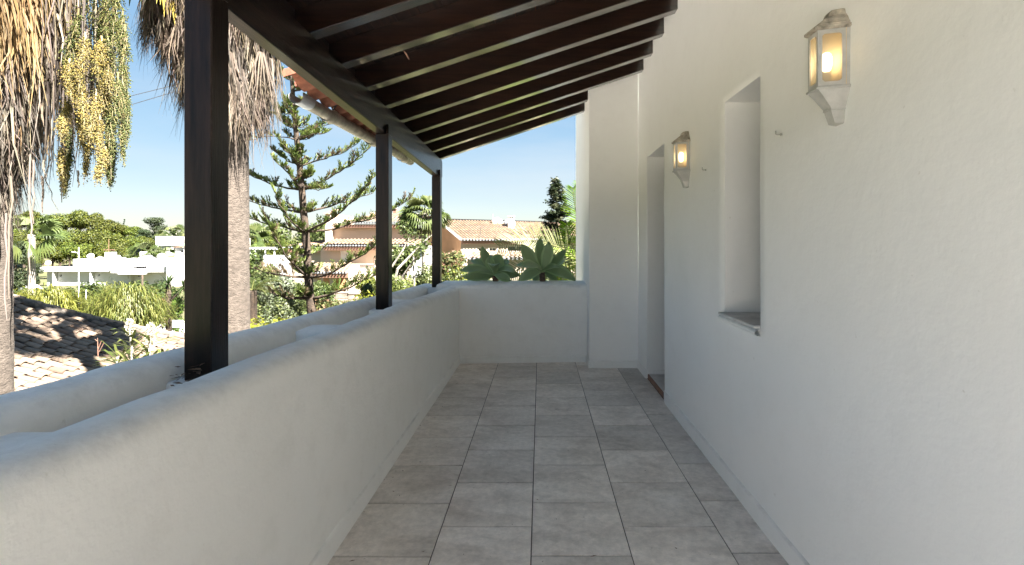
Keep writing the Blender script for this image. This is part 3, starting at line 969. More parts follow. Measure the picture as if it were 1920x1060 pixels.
def lantern(y, z, label, seed):
    """half-octagon wall lantern; y centre along the wall, z bottom"""
    root = thing('wall_lantern', label, 'wall lamp', (XW, y, z), 'lit wall lanterns on the white wall')
    def outline(hw_, fw_, p):       # plan outline: half width at the wall, half width of the front, projection
        return [(0.001, -hw_), (-p, -fw_), (-p, fw_), (0.001, hw_)]
    def loft(sections, cap=True):
        mb = MB(); vv = []; ff = []
        for (hw_, fw_, p, zz) in sections:
            for (dx, dy) in outline(hw_, fw_, p): vv.append((XW + dx, y + dy, z + zz))
        for k in range(len(sections) - 1):
            for i in range(3):
                ff.append((k * 4 + i, k * 4 + 4 + i, k * 4 + 5 + i, k * 4 + 1 + i))
            ff.append((k * 4 + 3, k * 4 + 7, k * 4 + 4, k * 4))
        ff.append((0, 1, 2, 3)); m_ = (len(sections) - 1) * 4; ff.append((m_ + 3, m_ + 2, m_ + 1, m_))
        mb.add(vv, ff)
        return mb
    a = 1.0
    # lower body: drop, then flared bowl, then the rim
    loft([(.024, .016, .022, 0.0), (.028, .020, .030, .004), (.034, .022, .044, .048), (.037, .024, .048, .050), (.037, .024, .048, .056)]).build('drop', M['lampmetal'], root)
    loft([(.037, .024, .046, .0565), (.058, .030, .078, .098), (.064, .034, .096, .118), (.068, .036, .104, .120), (.068, .036, .104, .127), (.064, .034, .099, .130)]).build('lower_body', M['lampmetal'], root)
    # corner posts and frame rails round the panes
    z0, z1 = 0.1305, 0.330
    hwid, fwid, pr = .063, .033, .098
    pts = [(0.0, -hwid), (-pr, -fwid), (-pr, fwid), (0.0, hwid)]
    fr = MB()
    def bar(pa, pb, za_, zb_, th=0.006):
        pa, pb = Vector((*pa, 0)), Vector((*pb, 0))
        d = (pb - pa).normalized(); nn = Vector((d.y, -d.x, 0)) * th
        if (nn.x > 0): nn = -nn
        vs_ = []
        for zz in (za_, zb_):
            for q in (pa, pb, pb - nn, pa - nn):
                vs_.append((XW + q.x, y + q.y, z + zz))
        fr.hexa(vs_)
    panes = []
    for i in range(3):
        pa, pb = Vector(pts[i]), Vector(pts[i + 1])
        L = (pb - pa).length; d = (pb - pa) / L
        if i == 0: la, lb = 0.026, 0.014
        elif i == 1: la, lb = 0.010, 0.010
        else: la, lb = 0.014, 0.026
        qa, qb = pa + d * la, pb - d * lb
        bar(pa, qa, z0, z1); bar(qb, pb, z0, z1)
        bar(qa, qb, z0, z0 + .014); bar(qa, qb, z1 - .014, z1)
        # rounded pane corners
        c = 0.008
        for (za_, s) in ((z0 + .014, 1), (z1 - .014, -1)):
            for (q, e_) in ((qa, 1), (qb, -1)):
                A = (XW + q.x, y + q.y, z + za_); B_ = (XW + (q + d * e_ * c).x, y + (q + d * e_ * c).y, z + za_); C_ = (XW + q.x, y + q.y, z + za_ + s * c)
                fr.add([A, B_, C_], [(0, 1, 2)])
        ins = Vector((d.y, -d.x)); 
        if ins.x < 0: ins = -ins
        ins = ins * 0.004
        g = MB(); a_, b2 = qa + ins - d * .004, qb + ins + d * .004
        g.add([(XW + a_.x, y + a_.y, z + z0 + .01), (XW + b2.x, y + b2.y, z + z0 + .01), (XW + b2.x, y + b2.y, z + z1 - .01), (XW + a_.x, y + a_.y, z + z1 - .01)], [(0, 1, 2, 3)])
        panes.append(g)
    f = fr.build('frame', M['lampmetal'], root)
    for g in panes: g.build('pane', glass, f)
    # roof: stepped ogee
    loft([(.066, .036, .102, .3305), (.070, .038, .110, .334), (.070, .038, .110, .343), (.064, .034, .100, .346), (.063, .033, .098, .352), (.058, .030, .088, .358),
          (.050, .026, .070, .374), (.040, .021, .050, .388)]).build('roof', M['lamproof'], root)
    loft([(.038, .020, .050, .3885), (.034, .018, .046, .402), (.032, .017, .040, .409), (.020, .010, .020, .416)]).build('finial', M['lamproof'], root)
    MB().box(XW - 0.014, XW + 0.006, y - .0595, y + .0595, z + .1306, z + .3304).build('back_plate', M['inner'], root)
    bu = MB()
    prof = [(0.004, 0), (0.014, .010), (0.018, .028), (0.0185, .050), (.014, .066), (.005, .072)]
    bu.lathe(prof, XW - 0.048, y, 12, z0=z + .190)
    bu.build('bulb', bulbm, root, smooth=True)
    MB().lathe([(0.014, 0), (0.014, .058)], XW - 0.048, y, 10, z0=z + .1315).build('holder', M['lampmetal'], root, smooth=True)
lantern(1.805, 1.826, 'large looking lit white wall lantern high on the wall nearest the viewer', 1)
lantern(3.668, 1.800, 'smaller looking lit white wall lantern between the doorway and the window', 2)

for (y, z, lab) in ((2.243, 1.885, 'small white L-shaped screw hook in the wall right of the window'), (3.26, 1.873, 'small white L-shaped screw hook in the wall left of the window')):
    hk = MB().tube([(XW + .01, y, z), (XW - .022, y, z), (XW - .025, y, z + .003), (XW - .025, y, z + .018)], 0.0028, 6)
    hk.tube([(XW - .001, y, z), (XW - .004, y, z)], 0.006, 8)
    tag(hk.build('screw_hook', M['lampmetal'], None, smooth=True), lab, 'hook', 'screw hooks in the wall')

# ------------------------------------------------------------------ debris
def debris(name, pts, lab, cat, m, group=None):
    root = None
    mb = MB()
    for (x, y, z, s, a) in pts:
        d = Vector((math.cos(a), math.sin(a), 0)); n_ = Vector((-d.y, d.x, 0))
        c = Vector((x, y, z))
        mb.add([c - d * s, c - n_ * s * .35 + Vector((0, 0, s * .3)), c + d * s + Vector((0, 0, s * .25)), c + n_ * s * .35 + Vector((0, 0, s * .12))], [(0, 1, 2, 3)])
    o = mb.build(name, m, None)
    o['label'] = lab; o['category'] = cat; o['kind'] = 'stuff'
    if group: o['group'] = group
    return o
M['litter'] = mat('dry_brown_leaf', (0.17, 0.10, 0.06), 0.8, 0.3, 40)
rs = random.Random(3)
pts = []
for _ in range(110):
    u = rs.random() ** 2.2
    x = -0.92 + u * 1.9; y = rs.uniform(1.9, 5.65)
    pts.append((x, y, 0.002, rs.uniform(.003, .007), rs.uniform(0, 6.28)))
for (px, py, s) in ((857, 720, .02), (1043, 769, .016), (844, 912, .014), (660, 1054, .016), (1113, 1045, .016), (794, 1036, .01), (720, 909, .008), (1210, 884, .01)):
    D = CZ * FPX / (py - VY); pts.append(((px - VX) / FPX * D, D, .003, s, rs.uniform(-.6, .6)))
debris('floor_litter', pts, 'tiny dry leaf scraps and crumbs scattered over the floor tiles', 'litter', M['litter'])
pts = []
for _ in range(130):
    y = 1.70 + rs.random() ** 1.5 * 0.13 + (0.12 if rs.random() < .35 else 0)
    pts.append((rs.uniform(-1.345, -1.215), min(y, 1.80), 0.80 + rs.random() ** 2 * 0.16 - (1.81 - min(y, 1.8)) * .4, rs.uniform(.008, .022), rs.uniform(0, 6.28)))
debris('leaf_litter', pts, 'heap of dry brown leaf litter at the foot of the nearest post', 'litter', M['litter'])
wobbly_block(-1.35, -1.125, 1.62, 1.80, 0.5, 0.83, 5, .03).build('litter_soil', M['soil'], pl, smooth='all')
tw = MB().tube([P(253, 741, 1.72), P(262, 744, 1.73), P(276, 748, 1.75)], 0.0012, 4)
tag(tw.build('twig', M['litter']), 'thin dry twig leaning on the inner face of the outer parapet', 'twig')
rl = MB().tube([P(757, 96, 2.9), P(762, 102, 2.9), P(767, 112, 2.9)], [0.002, .006, .002], 4)
tag(rl.build('dry_leaf', M['redstep']), 'small curled dry leaf hanging from a rafter underside', 'leaf')

#@@GARDEN@@
# ================================================================== GROUND
def ground(x, y):
    z = -4.6
    left = sstep(-x, 16, 38)
    z -= 5.2 * left * sstep(y, 26, 52)
    z += 3.2 * left * sstep(y, 66, 84)
    z += 7.0 * sstep(-x, 40, 70) * sstep(y, 108, 165)
    z += 3.0 * sstep(-x, -40, 40) * sstep(y, 150, 260)
    z += 0.25 * nz3(x, y, 0, 0.08)
    return z
gm = MB()
gx = list(np.concatenate([np.arange(-420, -120, 20), np.arange(-120, 60, 4), np.arange(60, 400, 20)]))
gy = list(np.concatenate([np.arange(-120, -10, 15), np.arange(-10, 170, 4), np.arange(170, 900, 30)]))
gm.grid(lambda u, v: (u, v, ground(u, v)), gx, gy)
g_ = gm.build('ground', M['earth'], None, smooth='all'); g_['kind'] = 'structure'
M['bounce'] = mat('pale_bounce_ground', (0.74, 0.71, 0.65), 0.9, 0.15, 1.2, 0.3, 10, 0.02)  # unseen pale ground added to bounce sunlight into the terrace
pv = MB().grid(lambda u, v: (u, v, ground(u, v) + 0.03), list(np.arange(-16, -1.5, 1.0)), list(np.arange(-14, 13, 1.0)))
g_ = pv.build('bounce_ground', M['bounce']); g_['kind'] = 'structure'
rd = MB()
def roadfn(u, v):
    x = lerp(-120, -14, u); yc = 57 + 5 * math.sin(x * 0.045)
    y = yc + (v - .5) * 9
    return (x, y, ground(x, y) + 0.05)
rd.grid(roadfn, list(np.linspace(0, 1, 60)), [0, .25, .5, .75, 1])
g_ = rd.build('road', M['asphalt']); g_['kind'] = 'structure'

# ================================================================== VEGETATION BUILDERS
def jit(c, a, rs_=random):
    k = 1 + rs_.uniform(-a, a)
    return (c[0] * k * (1 + rs_.uniform(-a, a) * .3), c[1] * k, c[2] * k * (1 + rs_.uniform(-a, a) * .5))

def leaf_cloud(mb, rs_, lobes, n, size, cols, shell=0.5, flat=1.0, aspect=1.0):
    """leaf-sized faces spread through overlapping lobes; lobes = (centre, radius, zsquash)"""
    wts = [l[1] ** 2 for l in lobes]
    for _ in range(n):
        c, r, sq = rs_.choices(lobes, wts)[0]
        v = Vector((rs_.gauss(0, 1), rs_.gauss(0, 1), rs_.gauss(0, 1))).normalized()
        rr = r * (shell + (1 - shell) * rs_.random() ** 0.5) * (1 + 0.12 * mnoise.noise(v * 3 + Vector(c)))
        p = Vector(c) + Vector((v.x * rr, v.y * rr, v.z * rr * sq))
        nrm = (v + Vector((rs_.uniform(-1, 1), rs_.uniform(-1, 1), rs_.uniform(-.6, 1.2))) * 0.9).normalized()
        a = nrm.cross(Vector((rs_.uniform(-1, 1), rs_.uniform(-1, 1), rs_.uniform(-1, 1)))).normalized()
        b_ = nrm.cross(a)
        s = size * rs_.uniform(.6, 1.4)
        col = jit(rs_.choice(cols), .25, rs_)
        mb.add([p - a * s * aspect, p - b_ * s * .6, p + a * s * aspect, p + b_ * s * .6], [(0, 1, 2, 3)], col)

def tree_template(kind, seed):
    """unit tree about 10 m tall standing at the origin"""
    rs_ = random.Random(seed)
    lobes = []
    tk = MB(); cr = MB()
    if kind == 'pine':
        H = 10
        tk.tube([(0, 0, -1), (0.1, 0, 3), (0.3, .1, 6.5)], [.28, .22, .14], 7)
        for k in range(5):
            a = rs_.uniform(0, 6.28)
            tk.tube([(0.1, 0, 3.5 + k * .5), (math.cos(a) * 1.6, math.sin(a) * 1.6, 6 + k * .3)], [.1, .04], 5)
        for k in range(15):
            a = rs_.uniform(0, 6.28); rr = rs_.uniform(0, 2.9)
            lobes.append(((math.cos(a) * rr, math.sin(a) * rr, 7.4 - rr * .55 + rs_.uniform(-1.4, .6)), rs_.uniform(1.1, 1.9), .75))
        leaf_cloud(cr, rs_, lobes, 6500, .17, [(0.15, .185, .018), (.10, .135, .014), (.19, .22, .025), (.065, .095, .012)], .45)
        for l in lobes: pass
    elif kind == 'dark':
        tk.tube([(0, 0, -1), (0, 0, 8)], [.3, .1], 7)
        for k in range(14):
            a = rs_.uniform(0, 6.28); h = rs_.uniform(2, 8.8); rr = rs_.uniform(.2, 2.0) * (1 - abs(h - 6) / 8)
            lobes.append(((math.cos(a) * rr, math.sin(a) * rr, h), rs_.uniform(.8, 1.5), .8))
        leaf_cloud(cr, rs_, lobes, 4200, .17, [(0.06, .10, .035), (.045, .08, .03), (.09, .13, .05)], .45)
    elif kind == 'column':
        tk.tube([(0, 0, -1), (0, 0, 8)], [.2, .05], 6)
        for k in range(14):
            h = .8 + k * .66
            r = 1.0 * math.sin(math.pi * min(1, (h / 10) * .8 + .15)) ** .7 * (1.02 - h / 11)
            lobes.append(((rs_.uniform(-.2, .2), rs_.uniform(-.2, .2), h), max(.25, r), 1.1))
        leaf_cloud(cr, rs_, lobes, 2600, .14, [(0.035, .065, .025), (.05, .085, .03)], .6)
    return tk, cr

def fan_leaf(mb, rs_, base, d, L, stalk, cols, n=13, droop=.5, spread=2.6, wdt=.05, roll=.8):
    """a palmate leaf on a stalk"""
    d = d.normalized()
    side = d.cross(Vector((0, 0, 1)))
    if side.length < .1: side = Vector((1, 0, 0))
    side.normalize(); nn = side.cross(d).normalized()
    ra = rs_.gauss(0, roll); side, nn = (side * math.cos(ra) + nn * math.sin(ra)), (nn * math.cos(ra) - side * math.sin(ra))
    hub = base + d * stalk + Vector((0, 0, -droop * stalk * .25))
    mb.tube([base, base.lerp(hub, .5) + Vector((0, 0, .05 * stalk)), hub], [.016, .012, .008], 4, (.16, .17, .06))
    col = jit(rs_.choice(cols), .2, rs_)
    for k in range(n):
        a = (k / (n - 1) - .5) * spread
        dd = (d * math.cos(a) + side * math.sin(a)).normalized()
        ll = L * (1 - .18 * abs(a)) * rs_.uniform(.88, 1.05)
        p1 = hub + dd * ll * .5 - nn * (.03 * L * abs(math.sin(a)))
        p2 = hub + dd * ll * .85 + Vector((0, 0, -droop * ll * .28))
        p3 = p2 + dd * ll * .12 + Vector((0, 0, -droop * ll * .30))
        s2 = dd.cross(nn).normalized()
        ww = wdt * L / .8
        mb.strip([hub, p1, p2, p3], [ww * .35, ww * 1.25, ww * .7, ww * .1], s2, jit(col, .15, rs_))

def feather_leaf(mb, rs_, base, d, L, cols, droop=.6, n=26, lw=.03, ll=.5, rcol=(.28, .30, .10), up=Vector((0, 0, 1)), rad=.02):
    """a pinnate palm frond arching from base"""
    d = d.normalized(); pts = []
    p = Vector(base); dd = d.copy(); m = 14
    for k in range(m + 1):
        pts.append(p.copy()); p = p + dd * (L / m)
        dd = (dd + Vector((0, 0, -droop / m * (0.4 + 1.6 * k / m)))).normalized()
    mb.tube(pts, [rad * (1 - .85 * k / m) for k in range(m + 1)], 4, rcol)
    for k in range(n):
        t = .14 + .85 * k / n
        i = int(t * m); f = t * m - i; q = pts[i].lerp(pts[min(m, i + 1)], f)
        tg = (pts[min(m, i + 1)] - pts[i]).normalized() if i < m else (pts[m] - pts[m - 1]).normalized()
        sd = tg.cross(up).normalized(); nn = sd.cross(tg).normalized()
        l = ll * math.sin(math.pi * min(1, .22 + .78 * t)) ** .6 * rs_.uniform(.85, 1.05)
        for sg in (-1, 1):
            v = (sd * sg * .82 + tg * .55 + nn * rs_.uniform(.05, .40)).normalized()
            e = q + v * l; e2 = q + v * l * .55 + Vector((0, 0, .02))
            e = e + Vector((0, 0, -.12 * l * rs_.uniform(.2, 1.4)))
            mb.strip([q, e2, e], [lw * .7, lw, lw * .1], tg, jit(rs_.choice(cols), .2, rs_))

def shrub(name, label, cat, c, rx, h, n, size, cols, group=None, seed=0, shell=.35, stems=True, aspect=1.0, squash=1.0):
    """bush: stems and a leafy mass; c on the ground"""
    rs_ = random.Random(seed)
    root = thing(name, label, cat, c, group)
    c = Vector(c)
    lobes = []
    nl = 12
    for k in range(nl):
        a = rs_.uniform(0, 6.28); rr = rx * .6 * rs_.random() ** .5
        rl2 = min(rx, h * .5) * rs_.uniform(.38, .62)
        hh = h - rl2 * .9 - (h * .45) * rs_.random() ** 1.4
        lobes.append((c + Vector((math.cos(a) * rr, math.sin(a) * rr, hh)), rl2, squash))
    lobes.append((c + Vector((0, 0, h * .35)), min(rx, h * .6) * .7, .8))
    mb = MB(); leaf_cloud(mb, rs_, lobes, n, size, cols, shell, aspect=aspect)
    mb.build('foliage', M['leaf'], root)
    if stems:
        sb = MB()
        for k in range(5):
            l = rs_.choice(lobes)
            sb.tube([c + Vector((rs_.uniform(-.1, .1), rs_.uniform(-.1, .1), -.2)), c.lerp(Vector(l[0]), .5) + Vector((0, 0, .1)), l[0]], [.035, .025, .01], 5)
        sb.build('stem', M['bark'], root)
    return root

def dead_skirt(mb, rs_, cx, cy, z0, z1, rtop, rbot, nfans, cols_top, cols_bot, phi=None, blades=26, L0=.75, bw=.016, drop=1.0):
    """mass of hanging dry fan leaves round a trunk"""
    for _ in range(nfans):
        t = rs_.random()
        z = lerp(z0, z1, t)
        a = rs_.uniform(0, 2 * math.pi) if phi is None else rs_.gauss(*phi)
        rad = lerp(rbot, rtop, t) * rs_.uniform(.72, 1.05)
        out = Vector((math.cos(a), math.sin(a), 0)); sd = Vector((-out.y, out.x, 0))
        hub = Vector((cx, cy, z)) + out * rad
        col = jit(rs_.choice(cols_top if rs_.random() < t * 1.5 - .15 else cols_bot), .22, rs_)
        L = L0 * rs_.uniform(.7, 1.35)
        for k in range(blades):
            s = (k / (blades - 1) - .5) * 2
            f = sd * (s * .36 + rs_.uniform(-.09, .09)) + out * (rs_.uniform(-.06, .16) + .12 * (1 - abs(s)))
            l = L * (1 - .25 * abs(s)) * rs_.uniform(.55, 1.15)
            p0 = hub + f * .10
            p1 = hub + f * .45 * l + Vector((0, 0, -.30 * l))
            p2 = hub + f * .72 * l + Vector((0, 0, -.68 * l * drop)) + Vector((rs_.gauss(0, .018), rs_.gauss(0, .018), 0))
            p3 = hub + f * .82 * l + Vector((0, 0, -1.05 * l * drop)) + Vector((rs_.gauss(0, .045), rs_.gauss(0, .045), 0))
            sv = (sd + out * rs_.uniform(-.9, .9)).normalized()
            mb.strip([p0, p1, p2, p3], [bw * 1.3, bw * 1.1, bw * .6, bw * .12], sv, jit(col, .2, rs_))

def trunk_mb(cx, cy, z0, z1, r0, r1, n=20, lean=(0, 0), rough=.02, m=40, seed=0):
    mb = MB(); vv = []; ff = []
    for k in range(m + 1):
        t = k / m; z = lerp(z0, z1, t); x = cx + lean[0] * t; y = cy + lean[1] * t
        for i in range(n):
            a = 2 * math.pi * i / n
            r = lerp(r0, r1, t) * (1 + rough * nz3(math.cos(a) * 2, math.sin(a) * 2 + seed, z * 4)) * (1 + rough * .7 * ((k % 2) - .5))
            vv.append((x + r * math.cos(a), y + r * math.sin(a), z))
    for k in range(m):
        for i in range(n):
            l = (i + 1) % n
            ff.append((k * n + i, k * n + l, k * n + n + l, k * n + n + i))
    ff.append(tuple(reversed(range(n)))); ff.append(tuple(range(m * n, m * n + n)))
    mb.add(vv, ff)
    return mb

TAN = [(.42, .285, .13), (.50, .35, .18), (.34, .22, .10), (.54, .42, .25), (.24, .16, .08)]
GREY = [(.22, .175, .14), (.28, .23, .185), (.15, .12, .095), (.34, .285, .23), (.09, .07, .055)]
GREEN = [(.10, .17, .035), (.13, .21, .045), (.08, .14, .03)]

# ================================================================== NEAR PALMS
# palm at the left edge of the picture
rs = random.Random(11)
cx, cyy = -5.66, 5.0
zg = ground(cx, cyy)
lp = thing('fan_palm', 'tall fan palm at the left edge with tan dead fronds and yellow fruit hanging down', 'palm', (cx, cyy, zg), 'tall fan palms with skirts of dead fronds')
trunk_mb(cx, cyy, zg - .3, 5.2, .28, .215, m=90).build('trunk', M['palmbark'], lp, smooth='all')
mb = MB()
dead_skirt(mb, rs, cx, cyy, 2.55, 3.4, .48, .34, 70, GREY, GREY, blades=24, L0=.62, bw=.013)
dead_skirt(mb, rs, cx, cyy, 3.1, 4.9, .66, .50, 170, TAN, GREY, blades=26, L0=.80, bw=.019)
dead_skirt(mb, rs, cx, cyy, 3.75, 4.7, .72, .62, 60, TAN, TAN, (-.95, .65), blades=26, L0=.95, bw=.02)
dead_skirt(mb, rs, cx, cyy, 1.95, 2.9, .42, .27, 100, GREY, GREY, blades=13, L0=.55, bw=.010)
k_ = mb.build('dead_frond_skirt', M['dry'], lp, kind='stuff')
# tangled grey twigs under the skirt
tg = MB()
for _ in range(90):
    a = rs.uniform(-2.6, .9); r0 = rs.uniform(.2, .6)
    p = Vector((cx + math.cos(a) * r0, cyy + math.sin(a) * r0, rs.uniform(2.2, 3.4)))
    pts = [p]
    d = Vector((rs.uniform(-.5, .5), rs.uniform(-.5, .5), -1)).normalized()
    for k in range(5):
        d = (d + Vector((rs.uniform(-.5, .5), rs.uniform(-.4, .4), -.25))).normalized()
        p = p + d * rs.uniform(.06, .16); pts.append(p)
    c_ = jit(rs.choice(GREY), .2, rs)
    tg.tube(pts, [.006, .006, .005, .004, .003, .002], 4, c_)
for (px, py0, py1) in ((57, 290, 520), (63, 300, 420), (20, 330, 560), (78, 330, 400), (146, 320, 352), (117, 250, 380), (82, 300, 372), (12, 400, 600)):
    pts = [P(px + rs.uniform(-4, 4) * (k > 0), lerp(py0, py1, k / 5), 4.75) for k in range(6)]
    tg.tube(pts, [.008, .009, .007, .008, .006, .003], 4, jit((.40, .33, .27), .2, rs))
tg.build('hanging_stalks', M['dry'], lp, kind='stuff')
# fruit clusters: drooping branched stalks with beads
YEL = [(.36, .26, .035), (.29, .22, .03), (.42, .31, .06), (.19, .17, .025), (.15, .11, .04)]
OLV = [(.10, .135, .012), (.06, .09, .010), (.13, .155, .015), (.17, .175, .02)]
def panicle(px, py0, py1, D, cols, nb_, wid, parent, bead=.013, curve=0):
    mb = MB(); rs_ = rs
    A = P(px, py0, D); B_ = P(px + curve, py1, D + rs_.uniform(-.15, .15))
    m = 9; ax = []
    for k in range(m + 1):
        t = k / m; q = A.lerp(B_, t) + Vector((math.sin(t * 3 + px) * .02, math.cos(t * 4) * .02, 0)); ax.append(q)
    mb.tube(ax, [.009 * (1 - .7 * k / m) for k in range(m + 1)], 4, (.42, .34, .17))
    for j in range(nb_):
        t = rs_.uniform(.10, 1.0); i = min(m - 1, int(t * m)); q = ax[i].lerp(ax[i + 1], t * m - i)
        a = rs_.uniform(0, 6.28); ww = wid * .85 * (.35 + .65 * math.sin(math.pi * min(1, t * .85 + .1))) * rs_.uniform(.3, 1)
        e = q + Vector((math.cos(a) * ww, math.sin(a) * ww, -rs_.uniform(.04, .16)))
        mid = q.lerp(e, .5) + Vector((0, 0, .02))
        mb.strip([q, mid, e], [.004, .003, .002], Vector((math.sin(a), -math.cos(a), 0)), (.40, .33, .15))
        for b2 in range(6):
            s = rs_.random(); c_ = (q.lerp(mid, s * 2) if s < .5 else mid.lerp(e, s * 2 - 1)) + Vector((rs_.gauss(0, .012), rs_.gauss(0, .012), rs_.gauss(0, .014)))
            r = bead * rs_.uniform(.6, 1.15)
            col = jit(rs_.choice(cols), .25, rs_)
            mb.add([c_ + Vector((r, 0, 0)), c_ + Vector((0, r, 0)), c_ + Vector((-r, 0, 0)), c_ + Vector((0, -r, 0)), c_ + Vector((0, 0, r * 1.1)), c_ - Vector((0, 0, r * 1.1))],
                   [(0, 1, 4), (1, 2, 4), (2, 3, 4), (3, 0, 4), (1, 0, 5), (2, 1, 5), (3, 2, 5), (0, 3, 5)], col)
    return mb.build('fruit_cluster', M['bead'], parent)
for (px, a, b_, wd) in ((152, 85, 148, .10), (183, 92, 125, .08), (130, 135, 168, .08), (150, 172, 222, .08), (196, 145, 196, .11), (176, 192, 248, .10), (121, 205, 245, .075), (150, 235, 262, .06), (186, 240, 298, .06), (112, 300, 330, .04), (190, 300, 325, .05), (172, 255, 320, .05)):
    panicle(px, a - 26, b_, rs.uniform(4.55, 4.8), YEL, 150, wd, lp, .0074, rs.uniform(-8, 8))
for (px, a, b_, wd) in ((200, -60, 90, .16), (222, -60, 80, .14), (210, 20, 150, .15), (230, 40, 130, .12), (205, 100, 200, .14), (228, 70, 210, .10), (236, 150, 225, .06), (215, 160, 265, .10), (200, 190, 290, .10), (210, 230, 325, .06), (225, 180, 290, .06),
                        (140, 40, 130, .10), (138, 140, 230, .08), (165, -50, 60, .10), (185, -60, 60, .14), (190, 30, 130, .12), (238, 200, 255, .05), (120, 250, 345, .06), (128, 300, 350, .04), (208, 285, 335, .03)):
    panicle(px, a - 26, b_, rs.uniform(4.8, 5.1), OLV, 190, wd, lp, .0074, rs.uniform(-8, 8))
# curtain of grey threads behind the fruit
mb = MB()
for _ in range(520):
    px = rs.uniform(40, 215); top = rs.uniform(-40, 190); bot = top + rs.uniform(70, 210)
    bot = min(bot, 375 - max(0, px - 120) * .3 - rs.uniform(0, 50))
    D = rs.uniform(4.9, 5.2)
    A = P(px, top, D); B_ = P(px + rs.uniform(-14, 14), bot, D + rs.uniform(-.1, .1))
    mid = A.lerp(B_, .5) + Vector((rs.gauss(0, .03), rs.gauss(0, .03), 0))
    mb.strip([A, mid, B_], [.012, .010, .002], Vector((rs.uniform(.3, 1), rs.uniform(-1, 1), 0)).normalized(), jit(rs.choice(GREY + [(.5, .42, .30)]), .25, rs))
mb.build('hanging_blades', M['dry'], lp, kind='stuff')
# living crown high above
mb = MB()
for _ in range(30):
    a = rs.uniform(0, 6.28); el = rs.uniform(-.1, 1.2)
    fan_leaf(mb, rs, Vector((cx, cyy, 5.3)), Vector((math.cos(a) * math.cos(el), math.sin(a) * math.cos(el), math.sin(el))), .95, 1.0, GREEN, 15)
mb.build('crown', M['leaf'], lp)

# palm behind the nearest post
rs = random.Random(12)
cx, cyy = -4.19, 6.6
zg = ground(cx, cyy)
p2 = thing('fan_palm', 'tall fan palm right behind the nearest post with a shaggy grey skirt', 'palm', (cx, cyy, zg), 'tall fan palms with skirts of dead fronds')
trunk_mb(cx, cyy, zg - .3, 5.4, .32, .255, m=100).build('trunk', M['palmbark'], p2, smooth='all')
BR = [(.28, .22, .16), (.34, .27, .20), (.20, .155, .115), (.40, .32, .245), (.11, .085, .065)]
mb = MB()
dead_skirt(mb, rs, cx, cyy, 3.45, 5.3, .72, .42, 330, BR, BR, blades=26, L0=.62, bw=.016)
dead_skirt(mb, rs, cx, cyy, 3.3, 3.9, .70, .50, 70, BR, BR, (-.5, .5), blades=20, L0=.60, bw=.014)
dead_skirt(mb, rs, cx, cyy, 4.0, 4.8, .85, .75, 70, BR, BR, (-2.6, .5), blades=22, L0=.62, bw=.014)
dead_skirt(mb, rs, cx, cyy, 3.15, 3.5, .60, .40, 16, GREY, GREY, (-.4, .5), blades=8, L0=.85, bw=.012)
mb.build('dead_frond_skirt', M['dry'], p2, kind='stuff')
mb = MB()
for _ in range(30):
    a = rs.uniform(0, 6.28); el = rs.uniform(-.1, 1.2)
    fan_leaf(mb, rs, Vector((cx, cyy, 5.6)), Vector((math.cos(a) * math.cos(el), math.sin(a) * math.cos(el), math.sin(el))), .95, 1.0, GREEN, 15)
mb.build('crown', M['leaf'], p2)
mb = MB()
fan_leaf(mb, rs, P(300, -90, 5.9), Vector((.25, -.1, -1)), .75, .1, [(.60, .48, .10)], 13, .2, 1.1)
mb.build('yellowing_frond', M['dry'], p2)

# unseen palm added behind the post so that its crown shades the old tile roof
rs = random.Random(13)
cx, cyy = -6.95, 10.2
zg = ground(cx, cyy)
p3 = thing('fan_palm', 'tall slim fan palm added unseen behind the nearest post, its crown shading the old tile roof', 'palm', (cx, cyy, zg), 'tall fan palms with skirts of dead fronds')
trunk_mb(cx, cyy, zg - .3, 9.2, .26, .20, m=60).build('trunk', M['palmbark'], p3, smooth='all')
mb = MB()
for _ in range(70):
    a = rs.uniform(0, 6.28); el = rs.uniform(-.6, 1.1)
    fan_leaf(mb, rs, Vector((cx, cyy, 9.3)), Vector((math.cos(a) * math.cos(el), math.sin(a) * math.cos(el), math.sin(el))), 1.05, 1.2, GREEN, 17, wdt=.075)
mb.build('crown', M['leaf'], p3)

# cables
wr = MB().tube([P(238, 182, 40), P(285, 172, 41), P(330, 158, 42)], .03, 4).tube([P(238, 199, 40), P(290, 187, 41), P(338, 170, 42)], .03, 4)
mb = MB()
for (ya_, yb) in ((182, 158), (199, 170)):
    pts = []
    for k in range(17):
        t = k / 16
        A = P(-500, ya_ + 220, 38); 
    q0, q1 = P(238, ya_, 40), P(334, yb, 42); d = (q1 - q0)
    pts = [q0 + d * s + Vector((0, 0, .012 * s * s - .02 * s)) for s in np.linspace(-4, 7, 23)]
    mb.tube(pts, .028, 4)
tag(mb.build('power_cable', M['wire']), 'pair of thin dark cables crossing the sky between the palms', 'cable')

# ================================================================== OLD TILE ROOF, LEFT
rs = random.Random(21)
old = thing('tiled_roof_house', 'low building with old weathered clay tile roof just below the left parapet', 'house', (-12, 13, ground(-12, 13)))
def zold(x):
    u = x + 16.2
    return -0.31 - .55 * u + .029 * u * u if u > 0 else -0.31 - .55 * u
def hipy(x):
    return interp(x, [(-20, 13.3), (-16.2, 15.0), (-12.45, 17.2), (-6.0, 21.2)])
def mkt(nm, m, L, r0, r1): return barrel_mesh(nm, L, r0, r1, m, .012, 7)
tm = [mkt('clay_tile', M['tile'], .42, .080, .094)]
for i in range(3):
    c = [((.15, .11, .08), (.075, .058, .048)), ((.21, .155, .112), (.12, .093, .07)), ((.14, .088, .06), (.07, .055, .045))][i]
    mm = mat('weathered_clay_roof_tile_%s' % 'abc'[i], c[0], .9, .2, 9, .5, 50, .01, rnd=.25, col2=c[1])
    tm.append(mkt('clay_tile', mm, .42, .080, .094))
cands = []
y = 10.0
